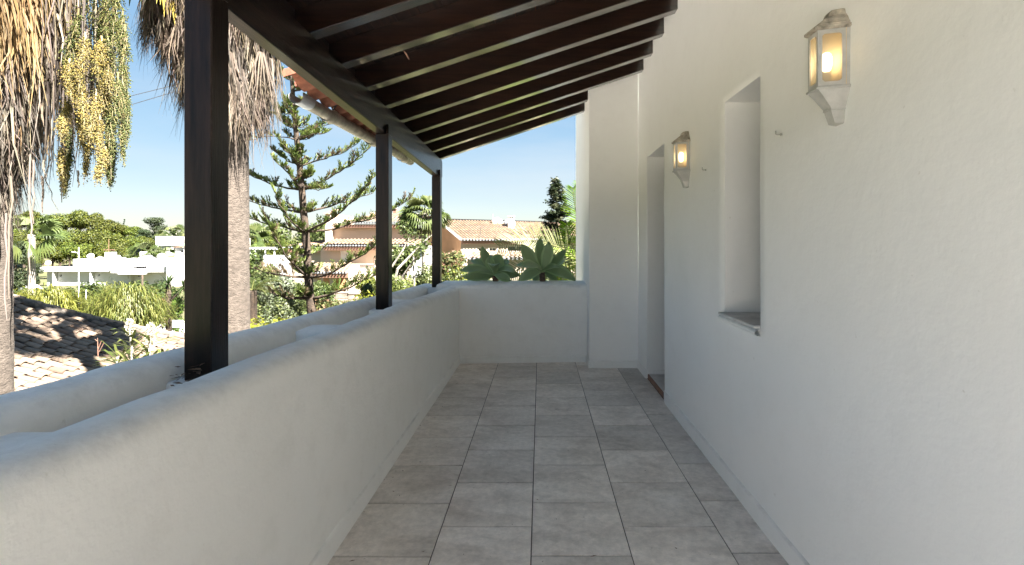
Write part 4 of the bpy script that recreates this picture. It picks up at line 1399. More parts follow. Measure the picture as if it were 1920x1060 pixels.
while y < 20.5:
    x = -19.0 + rs.uniform(-.12, .12)
    while x < -8.2:
        if y < hipy(x) - .15:
            q = Vector((x, y, zold(x)))
            px = VX + q.x / q.y * FPX; py = VY + (CZ - q.z) / q.y * FPX
            vis = px > -12 and px < 345 and (py - VY) < .31 * (VX - px)
            cands.append((q, vis, (py if vis else 0)))
        x += .36
    y += .245
cands.sort(key=lambda c: (not c[1], c[0].y))
far = MB()
cnt = 0
base = tm[0]
bv = [v.co.copy() for v in base.vertices]; bf = [tuple(p.vertices) for p in base.polygons]
for (q, vis, _) in cands:
    sl2 = -math.atan((zold(q.x + .3) - zold(q.x)) / .3)
    rot = (rs.uniform(-.05, .05), sl2 - .06 + rs.uniform(-.03, .03), rs.uniform(-.07, .07))
    loc = q + Vector((0, rs.uniform(-.015, .015), .075 + rs.uniform(-.01, .012)))
    if vis and cnt < 296:
        put('roof_tile', rs.choices(tm, [5, 3, 3, 1.5])[0], old, loc, rot); cnt += 1
    else:
        from mathutils import Euler
        mt = Matrix.Translation(loc) @ Euler(rot).to_matrix().to_4x4()
        c_ = jit((1, 1, 1), .25, rs)
        far.add([mt @ v for v in bv], bf, c_)
far.build('further_tiles', M['tilec'], old, kind='stuff', smooth=False)
um = MB()
def oldfn(u, v):
    x = lerp(-19.2, -7.9, u); y = lerp(9.8, hipy(x) - .02, v)
    return (x, y, zold(x) + .012)
um.grid(oldfn, list(np.linspace(0, 1, 40)), [0, .25, .5, .75, 1])
um.grid(lambda u, v: (lerp(-19.2, -7.9, u), hipy(lerp(-19.2, -7.9, u)) - .02 + v * 5, zold(lerp(-19.2, -7.9, u)) + .012 - v * 2.8), list(np.linspace(0, 1, 40)), [0, .25, .5, .75, 1])
um.build('roof_bed', M['mortar'], old)
# hip caps bedded in mortar
hm = MB(); x = -18.6
pts = []
while x < -8.2:
    pts.append(Vector((x, hipy(x), zold(x) + .07 + .02 * nz3(x, 1, 1, 3)))); x += .11
hm.tube(pts, [.13 + .025 * nz3(p.x, 2, 2, 4) for p in pts], 8)
hm.build('hip_mortar', M['mortar'], old, smooth='all')
x = -18.5
while x < -8.4:
    p0 = Vector((x, hipy(x), zold(x) + .10)); p1 = Vector((x + .36, hipy(x + .36), zold(x + .36) + .10))
    d = p1 - p0
    put('hip_tile', tm[2], old, p0 + Vector((0, 0, .035)), (0, -math.atan2(d.z, math.hypot(d.x, d.y)) - .04, math.atan2(d.y, d.x) + rs.uniform(-.04, .04)))
    x += .335
wb = MB().box(-18.8, -8.4, 10.2, 16.5, ground(-12, 13) - 1, -3.0)
wb.build('wall', M['farwhite'], old)

# flowering plants between the roof and the parapet
def flower_plant(px, pytop, pybase, D, seed, lab, plume=True):
    rs_ = random.Random(seed)
    top = P(px, pytop, D); b0 = P(px + rs_.uniform(-6, 6), pybase, D); b1 = Vector((b0.x, b0.y, ground(b0.x, b0.y)))
    root = thing('flowering_plant', lab, 'plant', b1, 'white flowering plants behind the parapet')
    sb = MB().tube([b1, b0.lerp(b1, .4), b0, b0.lerp(top, .55)], [.05, .04, .018, .012], 6, (1, 1, 1))
    sb.build('stem', M['greytrunk'], root)
    lm = MB()
    L = (top - b0).length
    for k in range(34):
        t = rs_.uniform(-.35, .62); q = b0 + (top - b0) * t
        a = rs_.uniform(0, 6.28); el = rs_.uniform(.1, 1.0)
        d = Vector((math.cos(a) * math.cos(el), math.sin(a) * math.cos(el), math.sin(el)))
        l = rs_.uniform(.14, .27)
        sd = d.cross(Vector((rs_.uniform(-.3, .3), rs_.uniform(-.3, .3), 1))).normalized()
        col = jit(rs_.choice([(.16, .19, .045), (.22, .24, .07), (.11, .14, .035)]), .2, rs_)
        lm.strip([q, q + d * l * .4, q + d * l * .75 + Vector((0, 0, -.01)), q + d * l + Vector((0, 0, -.05))], [.006, .024, .018, .002], sd, col)
    lm.build('foliage', M['leaf'], root)
    if plume:
        fm = MB()
        for k in range(150):
            t = rs_.uniform(.6, 1.0); q = b0 + (top - b0) * t
            rr = .032 * math.sin(math.pi * min(1, (t - .5) * 1.85)) + .006
            a = rs_.uniform(0, 6.28); c_ = q + Vector((math.cos(a) * rr, math.sin(a) * rr, rs_.uniform(-.02, .02)))
            n_ = Vector((rs_.gauss(0, 1), rs_.gauss(0, 1), rs_.gauss(0, 1))).normalized(); s = rs_.uniform(.007, .013)
            u_ = n_.cross(Vector((.3, .2, 1))).normalized(); v_ = n_.cross(u_)
            fm.add([c_ - u_ * s, c_ - v_ * s, c_ + u_ * s, c_ + v_ * s], [(0, 1, 2, 3)], jit((.55, .53, .45), .15, rs_))
        fm.build('flower_plume', M['petal'], root)
flower_plant(283, 608, 682, 4.4, 1, 'tallest white plume flower on leafy stalk beside the nearest post')
flower_plant(243, 600, 672, 4.9, 2, 'pale plume flower behind the others over the roof hip')
flower_plant(222, 640, 705, 4.3, 3, 'leafy stalk without bloom left of the white plumes', False)
flower_plant(312, 668, 700, 4.2, 4, 'short leafy shoot close beside the nearest post', False)
flower_plant(243, 655, 715, 4.1, 5, 'leafy green shoot rising from behind the parapet below the plumes', False)
dw = MB()
for (a, b_) in (((184, 668), (183, 634)), ((184, 655), (190, 640)), ((186, 660), (195, 643)), ((183, 640), (178, 637))):
    dw.tube([P(a[0], a[1], 6.0), P(b_[0], b_[1], 6.0)], [.004, .003], 4)
tag(dw.build('dry_stalk', M['redstep']), 'small dry reddish stalk standing on the old tile roof', 'plant')

# ================================================================== NORFOLK PINE
rs = random.Random(31)
TP = [(585, 640, 21.5), (585, 592, 21.5), (580, 545, 21.4), (577, 500, 21.3), (573, 433, 21.2), (569, 396, 21.1), (566, 355, 21.0), (562, 311, 20.9), (556, 257, 20.8), (550, 190, 20.7), (546, 130, 20.6), (543, 60, 20.5)]
tp = [P(*t) for t in TP]
zb = ground(tp[0].x, tp[0].y)
tp = [Vector((tp[0].x + .02, tp[0].y, zb - .3))] + tp
npn = thing('norfolk_island_pine', 'Norfolk Island pine with tiers of upswept branches standing in front of the pink house', 'pine tree', (tp[0].x, tp[0].y, zb))
rads = [.24, .21, .19, .175, .165, .155, .145, .135, .125, .11, .09, .07, .04]
tb = MB(); tb.tube(tp, rads, 10); tb.build('trunk', M['bark'], npn, smooth='all')
FG = [(.22, .31, .07), (.29, .37, .09), (.16, .23, .055), (.36, .42, .13)]
FB = [(.30, .22, .13), (.24, .175, .10)]
def trunk_at(py):
    for a, b_ in zip(TP, TP[1:]):
        if b_[1] <= py <= a[1]:
            t = (a[1] - py) / (a[1] - b_[1]); return P(lerp(a[0], b_[0], t), py, lerp(a[2], b_[2], t))
    return P(543, py, 20.5)
def norfolk_branch(pts, dens=1.0, r0=.05, bare=.22, tw=.42, brown=.0):
    """limb with rope-like upturned sprays"""
    root_pts = pts
    # resample
    seg = [0]
    for a, b_ in zip(pts, pts[1:]): seg.append(seg[-1] + (b_ - a).length)
    L = seg[-1]
    def at(s):
        s *= L
        for i in range(len(pts) - 1):
            if s <= seg[i + 1]:
                f = (s - seg[i]) / (seg[i + 1] - seg[i]); return pts[i].lerp(pts[i + 1], f)
        return pts[-1]
    m = 12
    ax = [at(k / m) + Vector((rs.gauss(0, .02), rs.gauss(0, .02), rs.gauss(0, .02))) * (0 < k < m) for k in range(m + 1)]
    bb = MB(); bb.tube(ax, [lerp(r0, .012, (k / m) ** .8) for k in range(m + 1)], 6)
    bo = bb.build('branch', M['bark'], npn, smooth='all')
    fm = MB()
    n = int(L * 10 * dens)
    for k in range(n):
        t = bare + (1 - bare) * (k + rs.random()) / n
        q = at(t); tg_ = (at(min(1, t + .03)) - at(max(0, t - .03))).normalized()
        sd = tg_.cross(Vector((0, 0, 1))).normalized()
        sg = rs.choice((-1, 1))
        d = (tg_ * rs.uniform(.2, .9) + sd * sg * rs.uniform(.1, 1.1) + Vector((0, 0, rs.uniform(-.15, .75)))).normalized()
        l = tw * rs.uniform(.5, 1.5) * (1 - .25 * t)
        p = q.copy(); nn = 5; prev = [p.copy()]
        for j in range(nn):
            d = (d + Vector((0, 0, .13))).normalized(); p = p + d * (l / nn); prev.append(p.copy())
        c0 = jit(rs.choice(FB) if rs.random() < brown + .12 else rs.choice(FG), .2, rs)
        fm.tube(prev, [.010, .012, .012, .011, .009, .003], 3, jit(c0, .1, rs), caps=False)
        a_ = d.cross(Vector((0, 0, 1)))
        if a_.length < .1: a_ = Vector((1, 0, 0))
        a_.normalize()
        for j in range(24):
            s = rs.uniform(.1, 1); i = min(nn - 1, int(s * nn)); q2 = prev[i].lerp(prev[i + 1], s * nn - i)
            dd = (d * rs.uniform(.4, 1) + a_ * rs.choice((-1, 1)) * rs.uniform(.3, 1) + Vector((rs.uniform(-.3, .3), rs.uniform(-.3, .3), rs.uniform(.1, .8)))).normalized()
            ll = rs.uniform(.08, .20)
            e = q2 + dd * ll; s2 = dd.cross(Vector((rs.uniform(-1, 1), rs.uniform(-1, 1), .4))).normalized()
            s3 = dd.cross(s2)
            w_ = .015
            cc = jit(c0, .2, rs)
            m_ = q2.lerp(e, .6)
            fm.add([q2, m_ + s2 * w_, e, m_ - s2 * w_, m_ + s3 * w_, m_ - s3 * w_], [(0, 1, 2, 3), (0, 4, 2, 5)], cc)
    put('foliage', fm.mesh('foliage', M['leaf']), bo, (0, 0, 0))
def br(pl_, dz=0, **kw):
    """polyline of pixel columns with distances, from the trunk outwards"""
    norfolk_branch([P(*p) for p in pl_], **kw)
# lowest tier to the top: (px, py, D)
br([(578, 560, 21.4), (550, 560, 21.0), (500, 548, 20.6), (452, 538, 20.4)], r0=.075, tw=.5, brown=.35)
br([(588, 560, 21.4), (620, 552, 21.2), (660, 536, 21.0), (705, 515, 20.8)], r0=.07, tw=.55)
br([(575, 520, 21.3), (540, 518, 20.6), (500, 510, 20.2), (455, 500, 20.0)], r0=.07, tw=.5, brown=.5)
br([(575, 520, 21.3), (545, 490, 19.5), (520, 455, 18.6), (497, 408, 18.0)], r0=.06, tw=.45, brown=.15)
br([(585, 520, 21.3), (615, 515, 21.1), (660, 490, 20.9), (705, 462, 20.7)], r0=.065, tw=.5)
br([(580, 478, 21.2), (590, 474, 21.6), (603, 468, 22.0)], r0=.03, tw=.35)
br([(573, 436, 21.2), (540, 428, 21.6), (495, 418, 21.8), (448, 403, 22.0)], r0=.06, tw=.42)
br([(573, 436, 21.2), (625, 410, 20.0), (670, 370, 19.4), (700, 332, 19.0)], r0=.06, tw=.35)
br([(573, 436, 21.2), (620, 432, 21.6), (665, 418, 21.9), (720, 405, 22.0), (770, 372, 22.1)], r0=.055, tw=.45)
br([(569, 398, 21.1), (540, 394, 21.4), (490, 385, 21.8), (448, 368, 22.0)], r0=.06, tw=.4)
br([(569, 398, 21.1), (600, 392, 21.3), (650, 378, 21.8), (700, 362, 22)], r0=.055, tw=.42)
br([(569, 435, 21.1), (545, 415, 19.8), (525, 385, 19.2), (517, 360, 19.0)], r0=.045, tw=.35)
br([(566, 356, 21), (530, 352, 21.4), (490, 338, 21.7), (450, 322, 22)], r0=.055, tw=.30, bare=.35)
br([(566, 356, 21), (610, 338, 21.0), (650, 314, 20.8), (698, 272, 20.6)], r0=.05, tw=.42)
br([(566, 356, 21), (548, 335, 20.0), (528, 312, 19.4), (512, 298, 19.2)], r0=.035, tw=.3)
br([(566, 350, 21), (595, 356, 20.2), (618, 352, 19.6)], r0=.03, tw=.3)
br([(562, 311, 20.9), (540, 302, 21.2), (518, 287, 21.5), (508, 280, 21.6)], r0=.03, tw=.22, bare=.4)
br([(562, 311, 20.9), (600, 300, 21.0), (640, 288, 21.1), (672, 268, 21.2)], r0=.04, tw=.38)
br([(562, 311, 20.9), (540, 280, 20.0), (520, 260, 19.8)], r0=.03, tw=.3)
br([(556, 262, 20.8), (535, 258, 20.5), (500, 254, 20.4), (455, 268, 20.3)], r0=.025, tw=.25, bare=.3, dens=.6)
br([(556, 262, 20.8), (590, 240, 20.7), (630, 230, 20.6)], r0=.03, tw=.36)
br([(556, 262, 20.8), (580, 252, 20.0), (610, 250, 19.6)], r0=.03, tw=.32)
br([(555, 240, 20.8), (540, 228, 20.6), (520, 216, 20.4)], r0=.03, tw=.34, dens=1.4)
br([(550, 200, 20.7), (575, 190, 20.5), (590, 182, 20.4)], r0=.025, tw=.3)
br([(550, 200, 20.7), (530, 205, 20.4), (515, 214, 20.2)], r0=.025, tw=.3)
br([(546, 150, 20.6), (530, 138, 20.5), (520, 130, 20.4)], r0=.02, tw=.3)
br([(546, 150, 20.6), (560, 135, 20.5), (572, 128, 20.4)], r0=.02, tw=.3)
# short inner shoots round the trunk at each tier
for py in (556, 515, 478, 436, 398, 356, 335, 311, 290, 262, 240, 215, 200, 170, 150):
    q = trunk_at(py)
    for k in range(4):
        a = rs.uniform(0, 6.28); l = rs.uniform(.35, .8)
        norfolk_branch([q, q + Vector((math.cos(a) * l * .6, math.sin(a) * l * .6, .05)), q + Vector((math.cos(a) * l, math.sin(a) * l, .25))], r0=.022, tw=.32, bare=.1, dens=1.3)

# cut stub palm trunk left of the pine
cx, cyy = P(472, 500, 18).x, 18
st_ = thing('palm_trunk', 'thick brown palm trunk standing between the grey palm trunk and the Norfolk pine', 'palm', (cx, cyy, ground(cx, cyy)))
trunk_mb(cx, cyy, ground(cx, cyy) - .2, P(472, 545, 18).z, .19, .175, n=14, rough=.10, m=30).build('trunk', M['bark'], st_, smooth='all')
rs_ = random.Random(4); mb = MB()
for k in range(12):
    a = rs_.uniform(0, 6.28)
    feather_leaf(mb, rs_, Vector((cx, cyy, P(472, 545, 18).z)), Vector((math.cos(a), math.sin(a), rs_.uniform(.2, 1.0))), 1.1, [(.13, .17, .05), (.10, .14, .04)], 1.2, 16, .025, .3)
mb.build('crown', M['leaf'], st_)

# ================================================================== HOUSES
def roof_slab(mb, e0, e1, r0, r1, pitch=.24, rows=5, amp=.06, col=(1, 1, 1), rs_=random):
    """tiled slope: e0-e1 eave (left to right), r0-r1 top edge; real corrugation and stepped courses"""
    e0, e1, r0, r1 = map(Vector, (e0, e1, r0, r1))
    L = (e1 - e0).length; n = max(4, int(L / pitch) * 4)
    nrm = (e1 - e0).cross(r0 - e0).normalized()
    if nrm.z < 0: nrm = -nrm
    for j in range(rows):
        v0, v1 = j / rows, (j + 1) / rows + .01
        c_ = jit(col, .10, rs_)
        def fn(u, v):
            q = e0.lerp(e1, u).lerp(r0.lerp(r1, u), lerp(v0, min(1, v1), v))
            ph = (u * n / 4) % 1.0
            return q + nrm * (1.7 * amp * (0.5 + .5 * math.cos(2 * math.pi * ph)) + .035 * (1 - v) + .02)
        us = [k / n for k in range(n + 1)]
        vv = [fn(u, v) for v in (0, 1) for u in us]; m = n + 1
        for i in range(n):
            pan = (i % 4) in (1, 2)          # troughs coloured darker, shade between the tile crests painted in
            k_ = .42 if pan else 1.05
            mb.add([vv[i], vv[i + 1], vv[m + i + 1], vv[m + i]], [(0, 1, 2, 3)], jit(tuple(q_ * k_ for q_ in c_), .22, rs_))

def wall_with_holes(mb, o, u, up, L, H, holes, th=.25):
    """front wall face with openings; o origin (low left), u unit along, holes=(a,b,c,d) in metres"""
    o, u, up = Vector(o), Vector(u).normalized(), Vector(up)
    n_ = u.cross(up).normalized()       # outward for u to the right, viewer in front
    xs_ = sorted(set([0, L] + [h[0] for h in holes] + [h[1] for h in holes]))
    zs_ = sorted(set([0, H] + [h[2] for h in holes] + [h[3] for h in holes]))
    for a, b_ in zip(xs_, xs_[1:]):
        for c_, d in zip(zs_, zs_[1:]):
            mx_, mz = (a + b_) / 2, (c_ + d) / 2
            if any(h[0] < mx_ < h[1] and h[2] < mz < h[3] for h in holes): continue
            mb.add([o + u * a + up * c_, o + u * b_ + up * c_, o + u * b_ + up * d, o + u * a + up * d], [(0, 1, 2, 3)])
    for (a, b_, c_, d) in holes:
        k = -n_ * th
        P4 = [o + u * a + up * c_, o + u * b_ + up * c_, o + u * b_ + up * d, o + u * a + up * d]
        for i in range(4):
            p, q = P4[i], P4[(i + 1) % 4]
            mb.add([p, q, q + k, p + k], [(0, 1, 2, 3)])

class Bldg:
    """building given in a frontal plane at distance D through pixel positions"""
    def __init__(s, name, label, cat, D, cxp, group=None):
        s.D = D
        q = P(cxp, 500, D)
        s.g = ground(q.x, D)
        s.root = thing(name, label, cat, (q.x, D, s.g), group)
    def X(s, px, dd=0): return (px - VX) / FPX * (s.D)
    def Z(s, py, dd=0): return CZ - (py - VY) / FPX * (s.D)
    def box(s, nm, m, px0, px1, py0, py1, d0, d1, parent=None):
        z1 = s.Z(py0); z0 = s.Z(py1) if py1 is not None else s.g - .5
        o = MB().box(s.X(px0), s.X(px1), s.D + d0, s.D + d1, z0, z1).build(nm, m, None)
        par = parent or s.root
        o.parent = par; o.location = -ORG[par.name] if par is s.root else (0, 0, 0)
        return o
    def wall(s, nm, m, px0, px1, py0, py1, d0, depth, holes=(), rails=True):
        """walled block with window openings in front; holes in pixels"""
        z1 = s.Z(py0); z0 = s.Z(py1) if py1 is not None else s.g - .5
        x0, x1 = s.X(px0), s.X(px1)
        mb = MB(); y = s.D + d0
        hs = [(s.X(a) - x0, s.X(b_) - x0, s.Z(d) - z0, s.Z(c_) - z0) for (a, b_, c_, d) in holes]
        wall_with_holes(mb, (x0, y, z0), (1, 0, 0), (0, 0, 1), x1 - x0, z1 - z0, hs)
        mb.add([(x0, y, z0), (x0, y, z1), (x0, y + depth, z1), (x0, y + depth, z0)], [(0, 1, 2, 3)])
        mb.add([(x1, y, z0), (x1, y + depth, z0), (x1, y + depth, z1), (x1, y, z1)], [(0, 1, 2, 3)])
        mb.add([(x0, y + depth, z0), (x0, y + depth, z1), (x1, y + depth, z1), (x1, y + depth, z0)], [(0, 1, 2, 3)])
        mb.add([(x0, y, z1), (x1, y, z1), (x1, y + depth, z1), (x0, y + depth, z1)], [(0, 1, 2, 3)])
        o = mb.build(nm, m, s.root)
        return o
    def window(s, px0, px1, py0, py1, d0, m, bars=True):
        x0, x1, z0, z1 = s.X(px0), s.X(px1), s.Z(py1), s.Z(py0)
        y = s.D + d0 + .16
        f = .06
        fr_ = MB().box(x0, x0 + f, y, y + .05, z0, z1).box(x1 - f, x1, y, y + .05, z0, z1).box(x0 + f, x1 - f, y, y + .05, z0, z0 + f).box(x0 + f, x1 - f, y, y + .05, z1 - f, z1)
        if bars: fr_.box((x0 + x1) / 2 - f / 2, (x0 + x1) / 2 + f / 2, y + .002, y + .048, z0 + f, z1 - f)
        o = fr_.build('window', M['shutter'], s.root)
        p = MB().box(x0 + .01, x1 - .01, y + .02, y + .03, z0 + .01, z1 - .01).build('pane', m, o)
        return o
    def roof(s, nm, px0, px1, py_e, py_r, d0, depth, pitch=.3, rows=5, inset=(0, 0), col=(1, 1, 1)):
        e0 = (s.X(px0), s.D + d0, s.Z(py_e)); e1 = (s.X(px1), s.D + d0, s.Z(py_e))
        r0 = (s.X(px0) + inset[0], s.D + d0 + depth, s.Z(py_r)); r1 = (s.X(px1) - inset[1], s.D + d0 + depth, s.Z(py_r))
        # true height of the ridge so that it still shows at py_r from further back
        k = (s.D + d0 + depth) / s.D
        zr = CZ - (py_r - VY) / FPX * (s.D + d0 + depth)
        r0 = (r0[0], r0[1], zr); r1 = (r1[0], r1[1], zr)
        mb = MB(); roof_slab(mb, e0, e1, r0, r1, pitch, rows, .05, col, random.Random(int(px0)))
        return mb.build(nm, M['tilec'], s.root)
    def eave(s, px0, px1, py, d0):
        """pale grey tile ends along an eave over a pink cornice"""
        x0, x1 = s.X(px0), s.X(px1); z = s.Z(py)
        mb = MB(); n = int((x1 - x0) / .26)
        for k in range(n):
            x = x0 + (k + .5) * (x1 - x0) / n
            mb.tube([(x, s.D + d0 - .02, z), (x, s.D + d0 + .3, z + .05)], .085, 6)
        mb.build('eave_tiles', M['greyband'], s.root)
        MB().box(x0 + .05, x1 - .05, s.D + d0 + .14, s.D + d0 + .6, z - .42, z - .10).build('cornice', M['pinktrim'], s.root)

# --- peach house in the middle
ph = Bldg('peach_house', 'large peach house with stepped tile roofs and arched porch behind the Norfolk pine', 'house', 45, 680)
ph.wall('upper_wall', M['peach'], 592, 812, 421, 470, 3.0, 8, [(690, 697, 427, 446), (748, 756, 424, 428)])
ph.window(690, 697, 427, 446, 3.0, M['shutter'], False)
ph.window(748, 756, 424, 428, 3.0, M['glass'], False)
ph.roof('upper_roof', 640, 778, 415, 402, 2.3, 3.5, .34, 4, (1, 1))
ph.eave(606, 780, 417, 2.3)
ph.box('parapet_wall', M['peach'], 640, 765, 400.5, 406, 6.2, 9)
ph.box('chimney', M['peach'], 649, 658, 390, 405, 6.4, 7.0)
c_ = ph.box('chimney', M['pinktrim'], 698.5, 706, 384, 405, 6.2, 6.8)
ph.box('chimney_cap', M['shutter'], 697.5, 707, 381.5, 383.5, 6.1, 6.9, c_)
ph.wall('tower', M['peach'], 590, 600, 398, 470, 2.2, 6)
ph.roof('tower_roof', 588, 603, 401, 394, 2.0, 3, .34, 3)
ph.wall('middle_wall', M['peach'], 590, 812, 464, None, 1.2, 10, [(627, 647, 471, 491), (692, 703, 487, 499), (760, 772, 470, 488)])
ph.window(627, 647, 471, 491, 1.2, M['shutter'])
ph.window(692, 703, 487, 499, 1.2, M['glass'])
ph.window(760, 772, 470, 488, 1.2, M['glass'])
ph.roof('middle_roof', 600, 775, 459, 449, .5, 2.6, .34, 4)
ph.eave(600, 776, 461, .5)
ph.roof('wing_roof', 522, 592, 463, 447, 1.5, 5, .34, 5, (3, 0))
ph.wall('wing_wall', M['cream'], 526, 590, 465, None, 2.0, 8, [(545, 558, 470, 482)])
ph.window(545, 558, 470, 482, 2.0, M['glass'])
ph.eave(522, 590, 465, 1.5)
# porch with two arches
ph.roof('porch_roof', 590, 670, 507, 494, -2.4, 3.2, .34, 5, (0, .6))
ph.eave(604, 671, 509, -2.4)
am = MB()
def arch_front(mb, s, pxa, pxb, pytop, arches, d0, th=.35):
    y = s.D + d0; zt = s.Z(pytop); zb_ = s.g - .5
    xs_ = [s.X(pxa)]
    for (a, b_, sp) in arches:
        xa_, xb_, zs_ = s.X(a), s.X(b_), s.Z(sp)
        mb.box(xs_[-1], xa_, y, y + th, zb_, zt)
        r = (xb_ - xa_) / 2; cxm = (xa_ + xb_) / 2; m = 12
        for k in range(m):
            a0, a1 = math.pi * (1 - k / m), math.pi * (1 - (k + 1) / m)
            p0 = (cxm + r * math.cos(a0), zs_ + r * .85 * math.sin(a0)); p1 = (cxm + r * math.cos(a1), zs_ + r * .85 * math.sin(a1))
            for yy in (y, y + th):
                mb.add([(p0[0], yy, p0[1]), (p1[0], yy, p1[1]), (p1[0], yy, zt), (p0[0], yy, zt)], [(0, 1, 2, 3)])
            mb.add([(p0[0], y, p0[1]), (p1[0], y, p1[1]), (p1[0], y + th, p1[1]), (p0[0], y + th, p0[1])], [(0, 1, 2, 3)])
        xs_.append(xb_)
    mb.box(xs_[-1], s.X(pxb), y, y + th, zb_, zt)
arch_front(am, ph, 607, 669, 511, [(613, 635, 526), (642, 664, 526)], -1.9)
am.build('arcade', M['cream'], ph.root)
ph.box('porch_back_wall', M['orange'], 600, 668, 512, None, .7, 1.15)
ph.box('side_wing', M['peach'], 669.5, 812, 503, None, -2.0, 1.0)
rl_ = MB()
for k in range(18):
    x = lerp(ph.X(690), ph.X(715), k / 17); rl_.box(x - .02, x + .02, 43, 43.04, ph.Z(503), ph.Z(495))
rl_.box(ph.X(689), ph.X(716), 42.98, 43.06, ph.Z(495), ph.Z(494.3)); rl_.build('railing', M['wire'], ph.root)

# --- orange and cream house on the right (turned to the viewer)
U = Vector((.85, .53, 0)); V = Vector((-.53, .85, 0)); O = Vector((-6.4, 40, 0))
og = ground(-3, 42)
oh = thing('orange_house', 'orange and cream house with long clay tile roof beyond the far parapet', 'house', (-3, 42, og))
def W(u, v, z): 
    q = O + U * u + V * v; return Vector((q.x, q.y, z))
EV = 1.55; RG = 3.25; RV = 5.0
mb = MB()
wall_with_holes(mb, W(0, 0, og - .5), U, (0, 0, 1), 14.5, EV - og + .5, [(1.55, 2.25, 5.35 - .3, 6.15 - .1), (2.55, 3.2, 5.05, 6.05), (4.3, 6.0, 4.9, 6.2)])
mb.add([W(0, 10, og - .5), W(14.5, 10, og - .5), W(14.5, 10, EV), W(0, 10, EV)], [(3, 2, 1, 0)])
mb.add([W(14.5, 0, og - .5), W(14.5, 10, og - .5), W(14.5, 10, EV), W(14.5, 5, RG), W(14.5, 0, EV)], [(0, 1, 2, 3, 4)])
mb.build('front_wall', M['cream'], oh)
mb = MB()
sw, sh = 4.05, 1.4
# gable wall with a small slit window
A = [W(0, 10, og - .5), W(0, 0, og - .5), W(0, 0, EV), W(0, 5, RG - .05), W(0, 10, EV)]
hz0, hz1 = CZ - (478 - VY) / FPX * 42.5, CZ - (466 - VY) / FPX * 42.5
h0, h1 = 1.55, 1.8
mb.add([W(0, h0, og - .5), W(0, 0, og - .5), W(0, 0, EV), W(0, h0, lerp(EV, RG - .05, h0 / 5))], [(0, 1, 2, 3)])
mb.add([W(0, 10, og - .5), W(0, h1, og - .5), W(0, h1, lerp(EV, RG - .05, h1 / 5)), W(0, 5, RG - .05), W(0, 10, EV)], [(0, 1, 2, 3, 4)])
mb.add([W(0, h1, og - .5), W(0, h0, og - .5), W(0, h0, hz0), W(0, h1, hz0)], [(0, 1, 2, 3)])
mb.add([W(0, h1, hz1), W(0, h0, hz1), W(0, h0, lerp(EV, RG - .05, h0 / 5)), W(0, h1, lerp(EV, RG - .05, h1 / 5))], [(0, 1, 2, 3)])
mb.add([W(0, h0, hz0), W(.2, h0, hz0), W(.2, h0, hz1), W(0, h0, hz1)], [(0, 1, 2, 3)]); mb.add([W(0, h1, hz0), W(0, h1, hz1), W(.2, h1, hz1), W(.2, h1, hz0)], [(0, 1, 2, 3)])
mb.build('gable_wall', M['orange'], oh)
MB().add([W(.15, h1, hz0), W(.15, h0, hz0), W(.15, h0, hz1), W(.15, h1, hz1)], [(0, 1, 2, 3)]).build('slit_window', M['shutter'], oh)
def wsub(u0, u1, z0, z1, m, sh_=False):
    f = .055
    fm = MB()
    def bx_(a, b_, c_, d, v0, v1, mb_=fm): 
        mb_.hexa([W(a, v0, c_), W(b_, v0, c_), W(b_, v1, c_), W(a, v1, c_), W(a, v0, d), W(b_, v0, d), W(b_, v1, d), W(a, v1, d)])
    bx_(u0, u0 + f, z0, z1, .12, .17); bx_(u1 - f, u1, z0, z1, .12, .17); bx_(u0 + f, u1 - f, z0, z0 + f, .12, .17); bx_(u0 + f, u1 - f, z1 - f, z1, .12, .17)
    bx_((u0 + u1) / 2 - f / 2, (u0 + u1) / 2 + f / 2, z0 + f, z1 - f, .122, .168)
    o = fm.build('window', M['shutter'], oh)
    pm = MB(); bx_(u0, u1, z0, z1, .18, .2, pm); pm.build('pane', m, o)
zb0 = og - .5
wsub(1.55, 2.25, zb0 + 5.05, zb0 + 6.05, M['glass']); wsub(2.55, 3.2, zb0 + 5.05, zb0 + 6.05, M['glass']); wsub(4.3, 6.0, zb0 + 4.9, zb0 + 6.2, M['glass'])
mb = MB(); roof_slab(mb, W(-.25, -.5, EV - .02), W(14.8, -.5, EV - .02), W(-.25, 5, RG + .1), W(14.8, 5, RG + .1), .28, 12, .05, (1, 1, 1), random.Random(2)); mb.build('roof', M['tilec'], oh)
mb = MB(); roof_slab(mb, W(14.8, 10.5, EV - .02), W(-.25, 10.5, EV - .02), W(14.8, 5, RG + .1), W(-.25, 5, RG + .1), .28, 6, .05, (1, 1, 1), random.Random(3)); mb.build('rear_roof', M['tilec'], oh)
mb = MB()
for k in range(54):
    u = -.2 + k * .28
    mb.tube([W(u, -.55, EV + .02), W(u, -.2, EV + .1)], .085, 6)
mb.build('eave_tiles', M['greyband'], oh)
MB().hexa([W(.02, -.28, EV - .30), W(14.4, -.28, EV - .30), W(14.4, -.003, EV - .30), W(.02, -.003, EV - .30), W(.02, -.28, EV - .06), W(14.4, -.28, EV - .06), W(14.4, -.003, EV - .06), W(.02, -.003, EV - .06)]).build('cornice', M['pinktrim'], oh)
MB().tube([W(-.25, -.5, EV + .05), W(-.25, 5, RG + .17)], .09, 6).build('verge', M['shutter'], oh)
MB().tube([W(-.3, 5, RG + .14), W(14.8, 5, RG + .14)], .12, 6).build('ridge', M['tilec'], oh)
